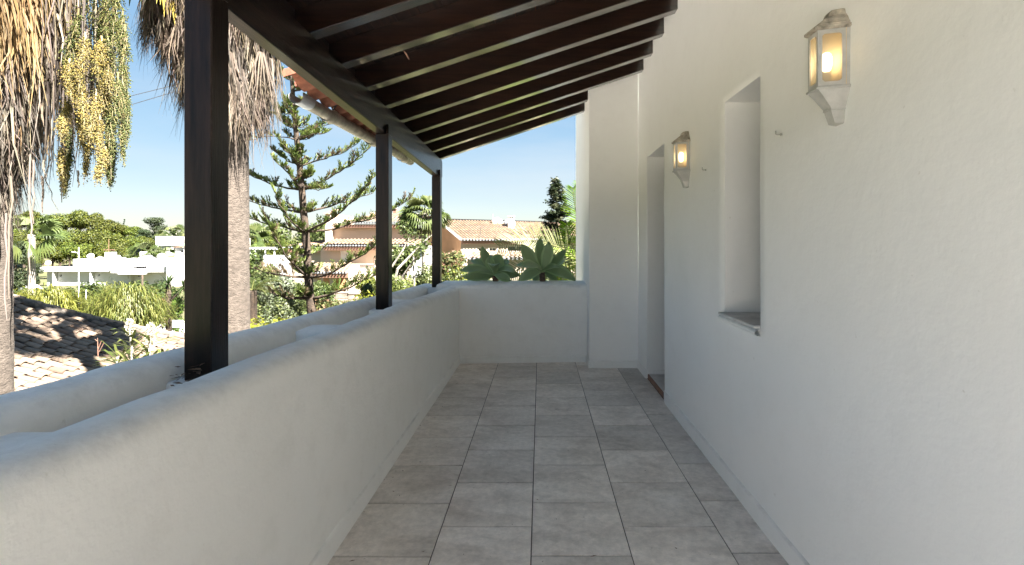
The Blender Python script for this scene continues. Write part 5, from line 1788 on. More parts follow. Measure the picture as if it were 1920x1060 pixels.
# higher right roof, domes and chimney
def at_px(px, D): return (px - VX) / FPX * D
def zpx(py, D): return CZ - (py - VY) / FPX * D
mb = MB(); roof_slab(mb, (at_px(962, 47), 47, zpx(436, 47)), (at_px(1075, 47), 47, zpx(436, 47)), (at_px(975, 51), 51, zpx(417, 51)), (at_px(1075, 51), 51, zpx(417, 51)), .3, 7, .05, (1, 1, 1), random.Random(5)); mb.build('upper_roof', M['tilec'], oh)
MB().box(at_px(964, 47.5), at_px(1074, 47.5), 47.5, 53, og, zpx(436, 47) + .02).build('upper_wall', M['cream'], oh)
for (px, py, r_, m) in ((932, 421, .62, 'farwhite'), (955, 423, .62, 'greyband')):
    D = 47.0; prof = [(r_ * 1.0, -1.2)] + [(r_ * math.cos(t), r_ * 1.05 * math.sin(t)) for t in np.linspace(0, 1.5, 9)]
    MB().lathe(prof, at_px(px, D), D, 16, z0=zpx(py, D)).build('dome', M[m], oh, smooth='all')
o = MB().box(at_px(952.5, 45.5), at_px(963.5, 45.5), 45.5, 46.1, zpx(432, 45.5), zpx(410.5, 45.5)).build('chimney', M['peach'], oh)
cp = MB()
for k in range(4):
    x = lerp(at_px(953, 45.5), at_px(963, 45.5), k / 3); cp.box(x - .05, x + .05, 45.52, 46.08, zpx(410.4, 45.5), zpx(406, 45.5))
cp.box(at_px(951.5, 45.5), at_px(964.5, 45.5), 45.45, 46.15, zpx(405.9, 45.5), zpx(404.6, 45.5)).build('chimney_top', M['shutter'], o)
MB().box(at_px(924, 46), at_px(928, 46), 46.0, 46.2, zpx(420, 46), zpx(409, 46)).tube([(at_px(924, 46), 46.1, zpx(410, 46)), (at_px(924, 46), 46.1, zpx(402, 46))], .04, 5).build('vent_pipe', M['peach'], oh)
an = MB().tube([(at_px(905, 43), 41.5, zpx(470, 43)), (at_px(905, 43), 41.5, zpx(429, 43))], .022, 4)
for k in range(6): an.tube([(at_px(893 + k * 3, 43), 41.5 - .1, zpx(431 + (k % 2), 43)), (at_px(893 + k * 3, 43), 41.5 + .1, zpx(429, 43) - .3)], .014, 3)
an.tube([(at_px(892, 43), 41.5, zpx(430.5, 43)), (at_px(911, 43), 41.5, zpx(430.5, 43))], .016, 4)
an.build('antenna', M['wire'], oh)
# lower tiled roof in front of it
lw = thing('low_outbuilding', 'low outbuilding with pale tiled roof and wall directly in front of the cream house', 'house', (at_px(960, 33), 33, ground(at_px(960, 33), 33)))
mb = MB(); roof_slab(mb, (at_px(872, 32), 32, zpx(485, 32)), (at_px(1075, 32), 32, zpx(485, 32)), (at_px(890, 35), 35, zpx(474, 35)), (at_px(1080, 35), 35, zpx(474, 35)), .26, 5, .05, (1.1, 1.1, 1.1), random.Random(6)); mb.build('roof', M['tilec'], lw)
MB().box(at_px(876, 32.3), at_px(1080, 32.3), 32.3, 35, ground(-2, 33) - .4, zpx(485.5, 32)).build('wall', M['cream'], lw)
MB().box(at_px(893, 34.9), at_px(1080, 34.9), 35.1, 35.5, zpx(482, 35), zpx(471, 35)).build('parapet_wall', M['peach'], lw)
mb = MB()
for k in range(26):
    x = lerp(at_px(873, 32), at_px(1075, 32), k / 25.0); mb.tube([(x, 31.95, zpx(485.5, 32)), (x, 32.25, zpx(484.5, 32))], .08, 6)
mb.build('eave_tiles', M['greyband'], lw)
MB().box(at_px(885.5, 34), at_px(891, 34), 34.0, 34.4, zpx(486, 34), zpx(471.5, 34)).build('chimney', M['orange'], lw)

# small house between palm and posts
sh_ = Bldg('cream_outhouse', 'small cream house glimpsed under the fan palm between the two far posts', 'house', 37, 790)
sh_.wall('wall', M['farwhite'], 770, 806, 462, None, 0, 3, [(795, 801, 470, 480)])
sh_.window(795, 801, 470, 480, 0, M['glass'], False)
sh_.roof('roof', 766, 808, 461, 444, -.5, 3.5, .3, 6, (1, 1))

# pergola
pg = Bldg('pergola', 'white pergola with slatted top left of the peach house', 'pergola', 52, 487)
for px in (468, 478, 497, 514):
    pg.box('post', M['farwhite'], px - .9, px + .9, 468, None, 0, .12)
pg.box('beam', M['farwhite'], 459, 519, 465.4, 468, -.05, .2)
for k in range(10):
    pg.box('slat', M['farwhite'], 459.5 + k * 6.4, 461.4 + k * 6.4, 464.2, 465.3, -.5, 3)
pg.box('back_wall', M['farwhite'], 462, 517, 480, None, 3.2, 3.4)

# garden retaining wall of pale stone
gw = thing('garden_wall', 'rough pale stone garden wall below the peach house porch', 'wall', (P(655, 560, 37).x, 37, ground(-14, 37)))
rs = random.Random(8)
x = at_px(600, 37)
while x < at_px(735, 37):
    w_ = rs.uniform(.5, 1.0); z = ground(-14, 37) - .3
    topz = zpx(548, 37) + rs.uniform(-.05, .05)
    while z < topz - .05:
        h_ = min(rs.uniform(.3, .5), topz - z)
        MB().box(x, x + w_ - .03, 37 + rs.uniform(-.04, .04), 37.5, z, z + h_ - .025, bev=.02).build('stone', M['stone'], gw)
        z += h_
    x += w_
MB().box(at_px(600, 37), at_px(735, 37), 37.1, 37.45, ground(-14, 37) - .4, zpx(549.5, 37)).build('core', M['grout'], gw)

# --- long white building, left
wbd = Bldg('white_building', 'long low white building with flat roofs below the pine wood', 'house', 90, 205)
wbd.wall('lower_wall', M['farwhite'], 79, 328, 506, None, 0.9, 14, [(103, 107, 515, 520), (160.5, 163.5, 515, 522), (175, 179, 514, 519), (249, 257, 517.5, 520.5), (233, 236, 516, 524)])
for h in ((103, 107, 515, 520), (160.5, 163.5, 515, 522), (175, 179, 514, 519), (249, 257, 517.5, 520.5), (233, 236, 516, 524)):
    wbd.window(*h, 0.9, M['glass'], False)
wbd.box('balcony_slab', M['farwhite'], 72, 205, 501.5, 509.5, 0, 3)
wbd.box('balcony_slab', M['farwhite'], 205.3, 231, 500.5, 506, .6, 3)
wbd.box('balcony_slab', M['farwhite'], 211, 231, 499, 512, -.4, .55)
wbd.box('balcony_slab', M['farwhite'], 231.3, 277, 505, 514, -1.2, 3)
wbd.box('balcony_slab', M['farwhite'], 277.3, 326, 500, 510.5, -.3, 3)
wbd.box('end_wall', M['farwhite'], 318, 338, 490, None, -.8, 12)
for px in (98, 168, 243):
    wbd.box('pier', M['farwhite'], px - 1, px + 1, 509, None, .1, .88)
wbd.wall('upper_wall', M['farwhite'], 98, 318, 487.5, 501.4, 4.0, 10, [(140.5, 144, 492.5, 501), (209, 211.5, 492.5, 501), (281, 284, 493, 501.2)])
for a in ((140.5, 144, 492.5, 501), (209, 211.5, 492.5, 501), (281, 284, 493, 501.2)):
    wbd.window(*a, 4.0, M['bark'], False)
wbd.box('step_wall', M['farwhite'], 222, 241, 495, 501.2, 2.0, 3.9)
wbd.box('step_wall', M['farwhite'], 286, 318, 496.5, 499.8, 1.6, 3.9)
for (a, b_, t) in ((142, 152, 474.5), (212, 221.5, 473.5)):
    wbd.box('chimney', M['farwhite'], a, b_, t, 487.4, 6.0, 7.6)
def wedge(s, nm, m, pts, d0, d1):
    mb = MB(); vv = [(s.X(a), s.D + d0, s.Z(b_)) for a, b_ in pts] + [(s.X(a), s.D + d1, s.Z(b_)) for a, b_ in pts]
    n = len(pts); ff = [tuple(range(n)), tuple(reversed(range(n, 2 * n)))] + [(i, (i + 1) % n, n + (i + 1) % n, n + i) for i in range(n)]
    mb.add(vv, ff); return mb.build(nm, m, s.root)
wedge(wbd, 'skylight_slope', M['greyband'], [(150, 487.4), (168, 487.4), (164, 480.5), (152.5, 480.5)], 5.5, 7)
wedge(wbd, 'skylight_slope', M['greyband'], [(221.6, 487.4), (234, 487.4), (229, 480.5), (222, 480.5)], 5.5, 7)
wedge(wbd, 'skylight_slope', M['greyband'], [(283, 487.4), (296, 487.4), (293, 480.5), (286, 480.5)], 5.5, 7)
for (px, py, r_) in ((170, 480, 5.5), (187, 486, 5.5), (199, 485, 4.2), (303, 481, 7), (263, 486, 4), (90.5, 493, 4.5), (332, 487, 4)):
    c_ = P(px, py, 92); mb = MB(); rr = r_ / FPX * 92
    d = Vector((.35, -.8, .45)).normalized(); s1 = d.cross(Vector((0, 0, 1))).normalized(); s2 = s1.cross(d)
    rings = [[c_]] ; vv = [c_ - d * rr * .28]; n = 14; ff = []
    for k in (1, 2, 3):
        for i in range(n):
            t = 2 * math.pi * i / n; q = k / 3
            vv.append(c_ - d * rr * .28 * (1 - q * q) + (s1 * math.cos(t) + s2 * math.sin(t)) * rr * q)
    for i in range(n): ff.append((0, 1 + i, 1 + (i + 1) % n))
    for k in range(2):
        for i in range(n):
            l = (i + 1) % n; ff.append((1 + k * n + i, 1 + (k + 1) * n + i, 1 + (k + 1) * n + l, 1 + k * n + l))
    mb.add(vv, ff)
    mb.tube([c_ - d * rr * .28, c_ - d * rr * .5 + Vector((0, 0, -rr * 1.0))], .05, 5); mb.tube([c_ + s2 * -rr * .9, c_ + d * rr * .6], .03, 4)
    mb.build('satellite_dish', M['dish'], wbd.root)
am_ = MB().tube([P(204, 488, 93), P(204, 449, 93)], .035, 5).tube([P(194, 469, 93), P(215, 469, 93)], .06, 5)
for k in range(6): am_.tube([P(196 + k * 3.4, 469, 92.7), P(196 + k * 3.4, 469, 93.3)], .03, 4)
am_.build('antenna', M['pinktrim'], wbd.root)

# --- villa with the green roof, farther up
vl = Bldg('green_roofed_villa', 'white villa with pale green pyramid roof on the hill behind the long white building', 'house', 118, 312)
vl.wall('block', M['farwhite'], 279, 300, 443, None, 2, 6, [])
vl.wall('pavilion', M['farwhite'], 297, 321, 461.5, None, 0, 6, [(306, 310, 468, 473.5)])
vl.window(306, 310, 468, 473.5, 0, M['glass'], False)
x0, x1, ye0, ye1 = vl.X(294), vl.X(323), 117.4, 124.6
zt, ze = vl.Z(452.5), vl.Z(461)
MB().add([(x0, ye0, ze), (x1, ye0, ze), (x1, ye1, ze), (x0, ye1, ze), ((x0 + x1) / 2, 121, zt)], [(0, 1, 4), (1, 2, 4), (2, 3, 4), (3, 0, 4), (3, 2, 1, 0)]).build('pyramid_roof', M['greenroof'], vl.root)
vl.wall('left_wing', M['farwhite'], 281, 296.5, 466, None, 1, 5, [])
vl.wall('right_wing', M['farwhite'], 321.5, 341, 465, None, 1, 5, [(333, 338, 470, 474)])
vl.roof('right_roof', 321, 342, 465, 461.5, .6, 3, .6, 2, (0, 0))
vl.wall('far_block', M['farwhite'], 333, 341, 443, 461, 8, 4, [])
vl.box('terrace_wall', M['cream'], 326, 342, 478, None, -2, -1.5)
h3 = Bldg('terracotta_house', 'distant house with terracotta roof above the green-roofed villa', 'house', 140, 322)
h3.wall('wall', M['cream'], 314, 327, 450, None, 0, 6); h3.roof('roof', 313, 328, 450, 445, -.3, 4, .6, 3)

# street furniture
def pole(name, px, pytop, D, r, m, lab, cat, arm=False):
    q = P(px, pytop, D); g = ground(q.x, D)
    root = thing(name, lab, cat, (q.x, D, g))
    MB().tube([(q.x, D, g), (q.x, D, q.z)], [r, r * .7], 8).build('pole', m, root, smooth='all')
    if arm:
        z = zpx(473, D); xh = at_px(139, D)
        MB().tube([(q.x, D, zpx(479, D)), (q.x - .12, D, zpx(474, D)), (xh, D, z)], r * .5, 6).build('arm', m, root, smooth='all')
        MB().box(xh - .26, xh + .10, D - .10, D + .10, z - .04, z + .05, bev=.04).build('lamp_head', m, root)
pole('street_lamp', 147.5, 464, 55, .05, M['polewhite'], 'tall thin street lamp in front of the long white building', 'street lamp', True)
pole('short_pole', 161.5, 544, 30, .035, M['polewhite'], 'short thin white pole between the two weeping shrubs', 'pole')
pole('wooden_pole', 267, 515, 62, .14, M['bark'], 'short brown wooden pole against the white building', 'pole')
pole('signpost', 337, 604, 40, .045, M['polewhite'], 'pale blue-grey post of the white sign board beside the road', 'pole')
sb = P(333, 607, 40.1)
tag(MB().box(sb.x - .42, sb.x + .55, 39.9, 39.95, sb.z - .30, sb.z + .30, bev=.01).build('sign_board', M['signwhite']), 'blank white rectangular board on the post by the car', 'sign')
# give-way sign
q = P(301, 622, 50)
gs = thing('give_way_sign', 'triangular white give way sign with red border beside the road', 'traffic sign', (q.x, 50.06, ground(q.x, 50)))
def tri(r, y, m, nm, par):
    mb = MB(); vv = []
    for yy in (y, y + .02):
        for a in (R(-90), R(30), R(150)): vv.append((q.x + r * math.cos(a), yy, q.z + r * math.sin(a)))
    mb.add(vv, [(0, 2, 1), (3, 4, 5), (0, 1, 4, 3), (1, 2, 5, 4), (2, 0, 3, 5)]); return mb.build(nm, m, par)
tri(.42, 50.0, M['signred'], 'border', gs); tri(.27, 49.975, M['signwhite'], 'face', gs)
MB().tube([(q.x, 50.06, ground(q.x, 50)), (q.x, 50.06, q.z + .2)], .03, 6).build('pole', M['polewhite'], gs)

# white car on the road
def car(px, pyb, D, lab):
    c = P(px, pyb, D); gz = c.z
    root = thing('parked_car', lab, 'car', (c.x, D, gz))
    L, Wd = 4.1, 1.7
    prof = [(-2.05, .30), (-2.03, .62), (-1.95, .80), (-1.25, .93), (-.70, 1.38), (-.25, 1.47), (.85, 1.46), (1.50, 1.05), (1.95, .98), (2.04, .75), (2.05, .32)]
    def sect(y, k, zs=1.0):
        return [(c.x + x, D + y, gz + (z if z < .95 else .95 + (z - .95) * zs)) for x, z in prof]
    mb = MB(); ys_ = [(-.85, 0), (-.80, 1), (0, 1), (.80, 1), (.85, 0)]
    rows = []
    for (y, k) in ys_:
        rows.append([(c.x + x * (1 if k else .97), D + y, gz + (z if k else .3 + (z - .3) * (.62 if z > 1 else .9))) for x, z in prof])
    n = len(prof); vv = [p for r_ in rows for p in r_]; ff = []
    for j in range(len(rows) - 1):
        for i in range(n - 1): ff.append((j * n + i, j * n + i + 1, (j + 1) * n + i + 1, (j + 1) * n + i))
    ff.append(tuple(range(n))); ff.append(tuple(reversed(range(4 * n, 5 * n))))
    mb.add(vv, ff); mb.build('body', M['carpaint'], root)
    for (x0_, x1_) in ((-.62, .05), (.10, .80)):
        MB().add([(c.x + x0_ - .35 * (x0_ < 0), D - .862, gz + .92), (c.x + x1_ + .2 * (x1_ > .5), D - .862, gz + .92), (c.x + x1_, D - .80, gz + 1.36), (c.x + x0_ + .05, D - .80, gz + 1.36)], [(0, 1, 2, 3)]).build('side_window', M['glass'], root)
    MB().add([(c.x - 1.22, D - .74, gz + .965), (c.x - 1.22, D + .74, gz + .965), (c.x - .72, D + .66, gz + 1.385), (c.x - .72, D - .66, gz + 1.385)], [(0, 1, 2, 3)]).build('windscreen', M['glass'], root)
    for x in (-1.3, 1.3):
        for y in (-.83, .83):
            w_ = MB().tube([(c.x + x, D + y - .1, gz + .31), (c.x + x, D + y + .1, gz + .31)], .31, 14).build('wheel', M['tyre'], root)
    for y in (-.6, .6):
        MB().box(c.x - 2.07, c.x - 2.0, D + y - .16, D + y + .16, gz + .60, gz + .74).build('headlight', M['dish'], root)
q = P(322, 613, 60)
car(322, VY + (CZ - ground(q.x, 60) - .05) / 60 * FPX, 60, 'white car parked on the road behind the nearest post')
car(50, VY + (CZ - ground(at_px(35, 80), 80) - .05) / 80 * FPX, 80, 'white car mostly hidden among the shrubs at the left')

# ================================================================== TREES AND SHRUBS
# hill wood
tmpl = {}
proto_col = []
def tree_proto(kind, seed):
    tk, cr = tree_template(kind, seed)
    return (tk.mesh('trunk', M['bark']), cr.mesh('crown', M['hillleaf']))
for k in range(3): tmpl['pine%d' % k] = tree_proto('pine', 40 + k)
tmpl['dark0'] = tree_proto('dark', 50); tmpl['column0'] = tree_proto('column', 60)
def far_tree(kind, px, pytop, D, wpx, lab, cat, group, name='pine_tree', htop=9.1, wid=4.2):
    q = P(px, pytop, D); g = ground(q.x, D)
    H = q.z - g
    root = thing(name, lab, cat, (q.x, D, g), group)
    sc_z = H / htop; sc_x = (wpx * 1.25 / FPX * D) / wid
    rz = random.uniform(0, 6.28)
    a, b_ = tmpl[kind]
    for nm, me in (('trunk', a), ('crown', b_)):
        o = put(nm, me, root, (q.x, D, g), (0, 0, rz), scale=(sc_x, sc_x, sc_z))
    return root
random.seed(5)
hill = [(22, 392, 150, 30), (60, 393, 150, 34), (97, 391, 148, 32), (122, 389, 146, 32), (150, 392, 146, 34), (180, 395, 148, 32), (205, 408, 146, 32), (232, 421, 150, 26), (252, 424, 150, 26),
        (15, 415, 128, 34), (45, 420, 125, 34), (80, 412, 128, 34), (112, 428, 122, 34), (142, 425, 124, 34), (172, 418, 122, 36), (200, 428, 124, 34), (222, 436, 120, 32), (246, 438, 126, 28), (268, 440, 132, 26),
        (70, 448, 108, 30), (100, 452, 106, 30), (130, 450, 108, 32), (160, 446, 108, 32), (190, 450, 107, 32), (218, 455, 106, 28), (240, 462, 107, 24), (255, 470, 104, 20), (60, 475, 100, 22)]
plc = ['yellow-green umbrella pine on the %s of the hill wood' % s for s in ('crest', 'upper slope', 'lower edge')]
order = 0
words = ['far left', 'left', 'second from left', 'centre left', 'centre', 'centre right', 'second from right', 'right', 'far right', 'rightmost']
rowi = {'back': 0, 'mid': 0, 'front': 0}
names_used = {}
for (px, py, D, w_) in hill:
    row = 'crest' if D > 140 else ('middle slope' if D > 115 else 'foot')
    names_used.setdefault(row, []).append((px, py, D, w_))
for row, lst in names_used.items():
    lst.sort()
    for i, (px, py, D, w_) in enumerate(lst):
        ordn = ['first', 'second', 'third', 'fourth', 'fifth', 'sixth', 'seventh', 'eighth', 'ninth', 'tenth'][i]
        far_tree('pine%d' % random.randrange(3), px, py, D, w_ * 1.45, '%s pine from the left in the row at the %s of the wooded hill' % (ordn, row), 'pine tree', 'pines of the hill wood', wid=8.0)
far_tree('dark0', 290, 405, 150, 34, 'dark round-crowned tree standing alone above the villa on the skyline', 'tree', None, 'broadleaf_tree', 10, 5.2)
far_tree('dark0', 272, 428, 140, 22, 'small dark tree left of the lone round tree on the skyline', 'tree', None, 'broadleaf_tree', 10, 5.2)
far_tree('column0', 232, 409, 155, 9, 'narrow dark cypress poking above the hill wood', 'cypress', None, 'cypress_tree', 10, 2)
far_tree('column0', 222, 414, 155, 7, 'shorter narrow cypress left of the taller one', 'cypress', None, 'cypress_tree', 10, 2)
far_tree('column0', 327, 436, 128, 9, 'dark cypress beside the terracotta roofed house', 'cypress', None, 'cypress_tree', 10, 2)
far_tree('dark0', 306, 432, 135, 26, 'dark tree right behind the villa with green roof', 'tree', None, 'broadleaf_tree', 10, 5.2)
far_tree('dark0', 335, 434, 135, 22, 'green tree beside the post on the skyline', 'tree', None, 'broadleaf_tree', 10, 5.2)
far_tree('dark0', 30, 448, 78, 44, 'dense dark conifer at the left end of the white building', 'tree', None, 'broadleaf_tree', 10, 5.2)
far_tree('dark0', 66, 492, 84, 18, 'dark bush against the left corner of the white building', 'tree', None, 'broadleaf_tree', 10, 5.2)
far_tree('dark0', 478, 424, 120, 40, 'dark tree on the skyline left of the Norfolk pine', 'tree', None, 'broadleaf_tree', 10, 5.2)
far_tree('pine1', 500, 432, 110, 60, 'yellow-green tree above the white pergola', 'tree', None, 'broadleaf_tree', 9.1, 8)
far_tree('pine2', 530, 436, 100, 50, 'pale green tree behind the wing of the peach house', 'tree', None, 'broadleaf_tree', 9.1, 8)

def fan_palm(px, pytop, pycrown, D, L, nl, lab, seed, group=None, skirt=True, lean=0, r=.16, wdt=.06):
    rs_ = random.Random(seed)
    q = P(px, pycrown, D); g = ground(q.x, D)
    root = thing('fan_palm', lab, 'palm', (q.x + lean, D, g), group)
    m = 14
    pts = [Vector((q.x + lean * (1 - (k / m) ** .6), D, lerp(g - .2, q.z, k / m))) for k in range(m + 1)]
    MB().tube(pts, [lerp(r * 1.2, r, k / m) for k in range(m + 1)], 9).build('trunk', M['greytrunk'], root, smooth='all')
    G2 = [(.16, .22, .06), (.21, .27, .08), (.12, .17, .05), (.27, .31, .13)]
    cmb = None
    for k in range(nl):
        a = rs_.uniform(0, 6.28); el = rs_.uniform(-.75, 1.25)
        mb = MB()
        fan_leaf(mb, rs_, q, Vector((math.cos(a) * math.cos(el), math.sin(a) * math.cos(el), math.sin(el))), L, L * .8, G2, 15, .7, wdt=wdt)
        mb.build('frond', M['leaf'], root)
    if skirt:
        mb = MB()
        dead_skirt(mb, rs_, q.x, D, q.z - L * .9, q.z, L * .5, L * .28, 60, TAN + BR, BR, blades=9, L0=L * .9, bw=.03)
        mb.build('dead_frond_skirt', M['dry'], root, kind='stuff')
    return root
fan_palm(797, 350, 400, 28, .92, 48, 'fan palm with dry skirt standing between the two far posts', 71, lean=-.25, r=.13, wdt=.085)
fan_palm(467, 425, 447, 60, 1.6, 26, 'palm seen just right of the grey palm trunk', 72, skirt=False)
fan_palm(59, 420, 440, 52, 1.9, 24, 'palm with pale drooping fronds behind the hanging dry stalks', 73, skirt=False, r=.3)
fan_palm(330, 425, 436, 130, 1.9, 20, 'distant palm on the skyline beside the nearest post', 74, skirt=False)
fan_palm(313, 428, 440, 128, 1.7, 18, 'distant palm left of the skyline palm by the post', 75, skirt=False)
fan_palm(313.5, 470, 476, 112, 1.3, 18, 'small palm in front of the green roofed villa', 76, skirt=False)
fan_palm(268, 462, 478, 98, 2.4, 26, 'bushy light green palm at the right end of the pine wood', 77, skirt=False)

# yucca by the road
def yucca(px, pytop, pybase, D, lab, seed):
    rs_ = random.Random(seed)
    q = P(px, pytop, D); g = ground(q.x, D)
    root = thing('yucca', lab, 'yucca', (q.x, D, g))
    MB().tube([(q.x, D, g - .2), (q.x + .05, D, lerp(g, q.z, .5)), (q.x, D, q.z)], [.16, .14, .13], 8).build('trunk', M['bark'], root, smooth='all')
    heads = [q, q + Vector((.75, .1, -.2)), q + Vector((.55, 0, -1.1)), q + Vector((1.1, 0, -.7))]
    for h in heads[1:]:
        MB().tube([(q.x, D, h.z - .8), h], [.08, .06], 6).build('limb', M['bark'], root)
    mb = MB()
    for h in heads:
        for k in range(60):
            a = rs_.uniform(0, 6.28); el = rs_.uniform(-.6, 1.4); d = Vector((math.cos(a) * math.cos(el), math.sin(a) * math.cos(el), math.sin(el)))
            l = rs_.uniform(.5, .8)
            mb.strip([h, h + d * l * .5, h + d * l + Vector((0, 0, -.08))], [.05, .05, .004], d.cross(Vector((.1, .2, 1))).normalized(), jit(rs_.choice([(.09, .15, .045), (.13, .20, .06), (.06, .10, .03)]), .2, rs_))
    mb.build('foliage', M['leaf'], root)
yucca(315, 532, 600, 26, 'yucca with brown trunk and spiky leaves left of the nearest post', 81)

# weeping grassy shrubs behind the tile roof
def weeping(px, pytop, pybase, D, wpx, lab, seed, cols, n=2600):
    rs_ = random.Random(seed)
    top = P(px, pytop, D); g = ground(top.x, D)
    root = thing('weeping_shrub', lab, 'shrub', (top.x, D, g), 'weeping yellow-green shrubs')
    H = top.z - P(px, pybase, D).z; rx = wpx / 2 / FPX * D
    zc = top.z - H
    tb_ = MB()
    for k in range(6):
        a = rs_.uniform(0, 6.28)
        tb_.tube([(top.x, D, g - .1), (top.x + math.cos(a) * .2, D + math.sin(a) * .2, zc), (top.x + math.cos(a) * .5 * rx, D + math.sin(a) * .5 * rx, zc + H * .7)], [.10, .06, .02], 6)
    tb_.build('stem', M['bark'], root)
    mb = MB()
    for _ in range(n):
        a = rs_.uniform(0, 6.28); el = math.asin(rs_.random() ** .8)
        rr = rs_.uniform(.30, .95) * (1 + .10 * math.sin(a * 5 + seed) + .08 * math.sin(a * 11))
        o_ = Vector((math.cos(a) * math.cos(el) * rx * rr, math.sin(a) * math.cos(el) * rx * rr, math.sin(el) * H * .88 * rr + H * .10))
        p = Vector((top.x, D, zc)) + o_
        out = Vector((math.cos(a), math.sin(a), 0))
        l = rs_.uniform(.30, .75)
        d1 = (out * .7 + Vector((rs_.uniform(-.35, .35), rs_.uniform(-.35, .35), rs_.uniform(.2, .9)))).normalized()
        pts = [p, p + d1 * l * .4, p + d1 * l * .65 + Vector((0, 0, -.12 * l)), p + d1 * l * .8 + Vector((0, 0, -.42 * l)), p + d1 * l * .85 + Vector((0, 0, -.75 * l))]
        mb.strip(pts, [.016, .03, .03, .024, .004], Vector((-out.y, out.x, rs_.uniform(-.5, .5))).normalized(), jit(rs_.choice(cols), .22, rs_))
    mb.build('foliage', M['leaf'], root)
WG = [(.26, .28, .06), (.21, .245, .05), (.31, .32, .09), (.16, .20, .045)]
weeping(238, 530, 622, 24, 150, 'large rounded weeping shrub with pale tips between short pole and yucca', 91, WG, 5200)
weeping(90, 538, 615, 23, 128, 'broad feathery yellow-green shrub behind the roof hip at left', 92, [(.29, .30, .045), (.24, .265, .04), (.33, .33, .07)], 4200)
weeping(20, 548, 600, 26, 110, 'feathery shrub at the left frame edge above the tile roof', 93, [(.29, .30, .045), (.24, .265, .04)], 2400)
weeping(160, 556, 610, 27, 70, 'small feathery shrub between the two large weeping shrubs', 94, WG, 1500)

YG = [(.24, .28, .04), (.17, .22, .04), (.27, .30, .05)]
MG = [(.11, .16, .04), (.08, .125, .032), (.15, .20, .05)]
DG = [(.05, .085, .028), (.07, .11, .035)]
LG = [(.20, .245, .085), (.15, .20, .06), (.26, .29, .11)]
PK = [(.30, .20, .10), (.17, .20, .06), (.20, .24, .07), (.42, .24, .16)]
SG = [(.22, .26, .16), (.17, .21, .12), (.28, .31, .20)]
def bush(px, pytop, D, wpx, cols, lab, seed, n=1500, size=.07, group='garden shrubs', **kw):
    q = P(px, pytop, D); g = ground(q.x, D)
    return shrub('garden_shrub', lab, 'shrub', (q.x, D, g), wpx / 2 / FPX * D, (q.z - g) * 1.04, n, size, cols, group, seed, **kw)
# hedge in front of the white building
for i, (px, py, D, w_) in enumerate(((120, 536, 74, 60), (170, 528, 74, 60), (215, 532, 72, 56), (255, 530, 70, 60), (297, 530, 66, 60), (325, 540, 60, 40), (60, 540, 74, 60), (20, 545, 74, 50))):
    bush(px, py, D, w_, DG + MG, 'dark green hedge shrub, %s from the left in front of the white building' % ['third', 'fourth', 'fifth', 'sixth', 'seventh', 'eighth', 'second', 'first'][i], 100 + i, 2200, .17, 'dark hedge below the white building')
bush(328, 560, 45, 40, [(.14, .24, .03), (.17, .28, .04)], 'bright green bush beside the yucca', 110, 1500, .10)
bush(318, 625, 33, 46, DG + MG, 'dark leafy bush below the blank sign board', 111, 1800, .08)
bush(306, 556, 57, 30, PK, 'bush with pink blossoms behind the yucca', 112, 900, .12)
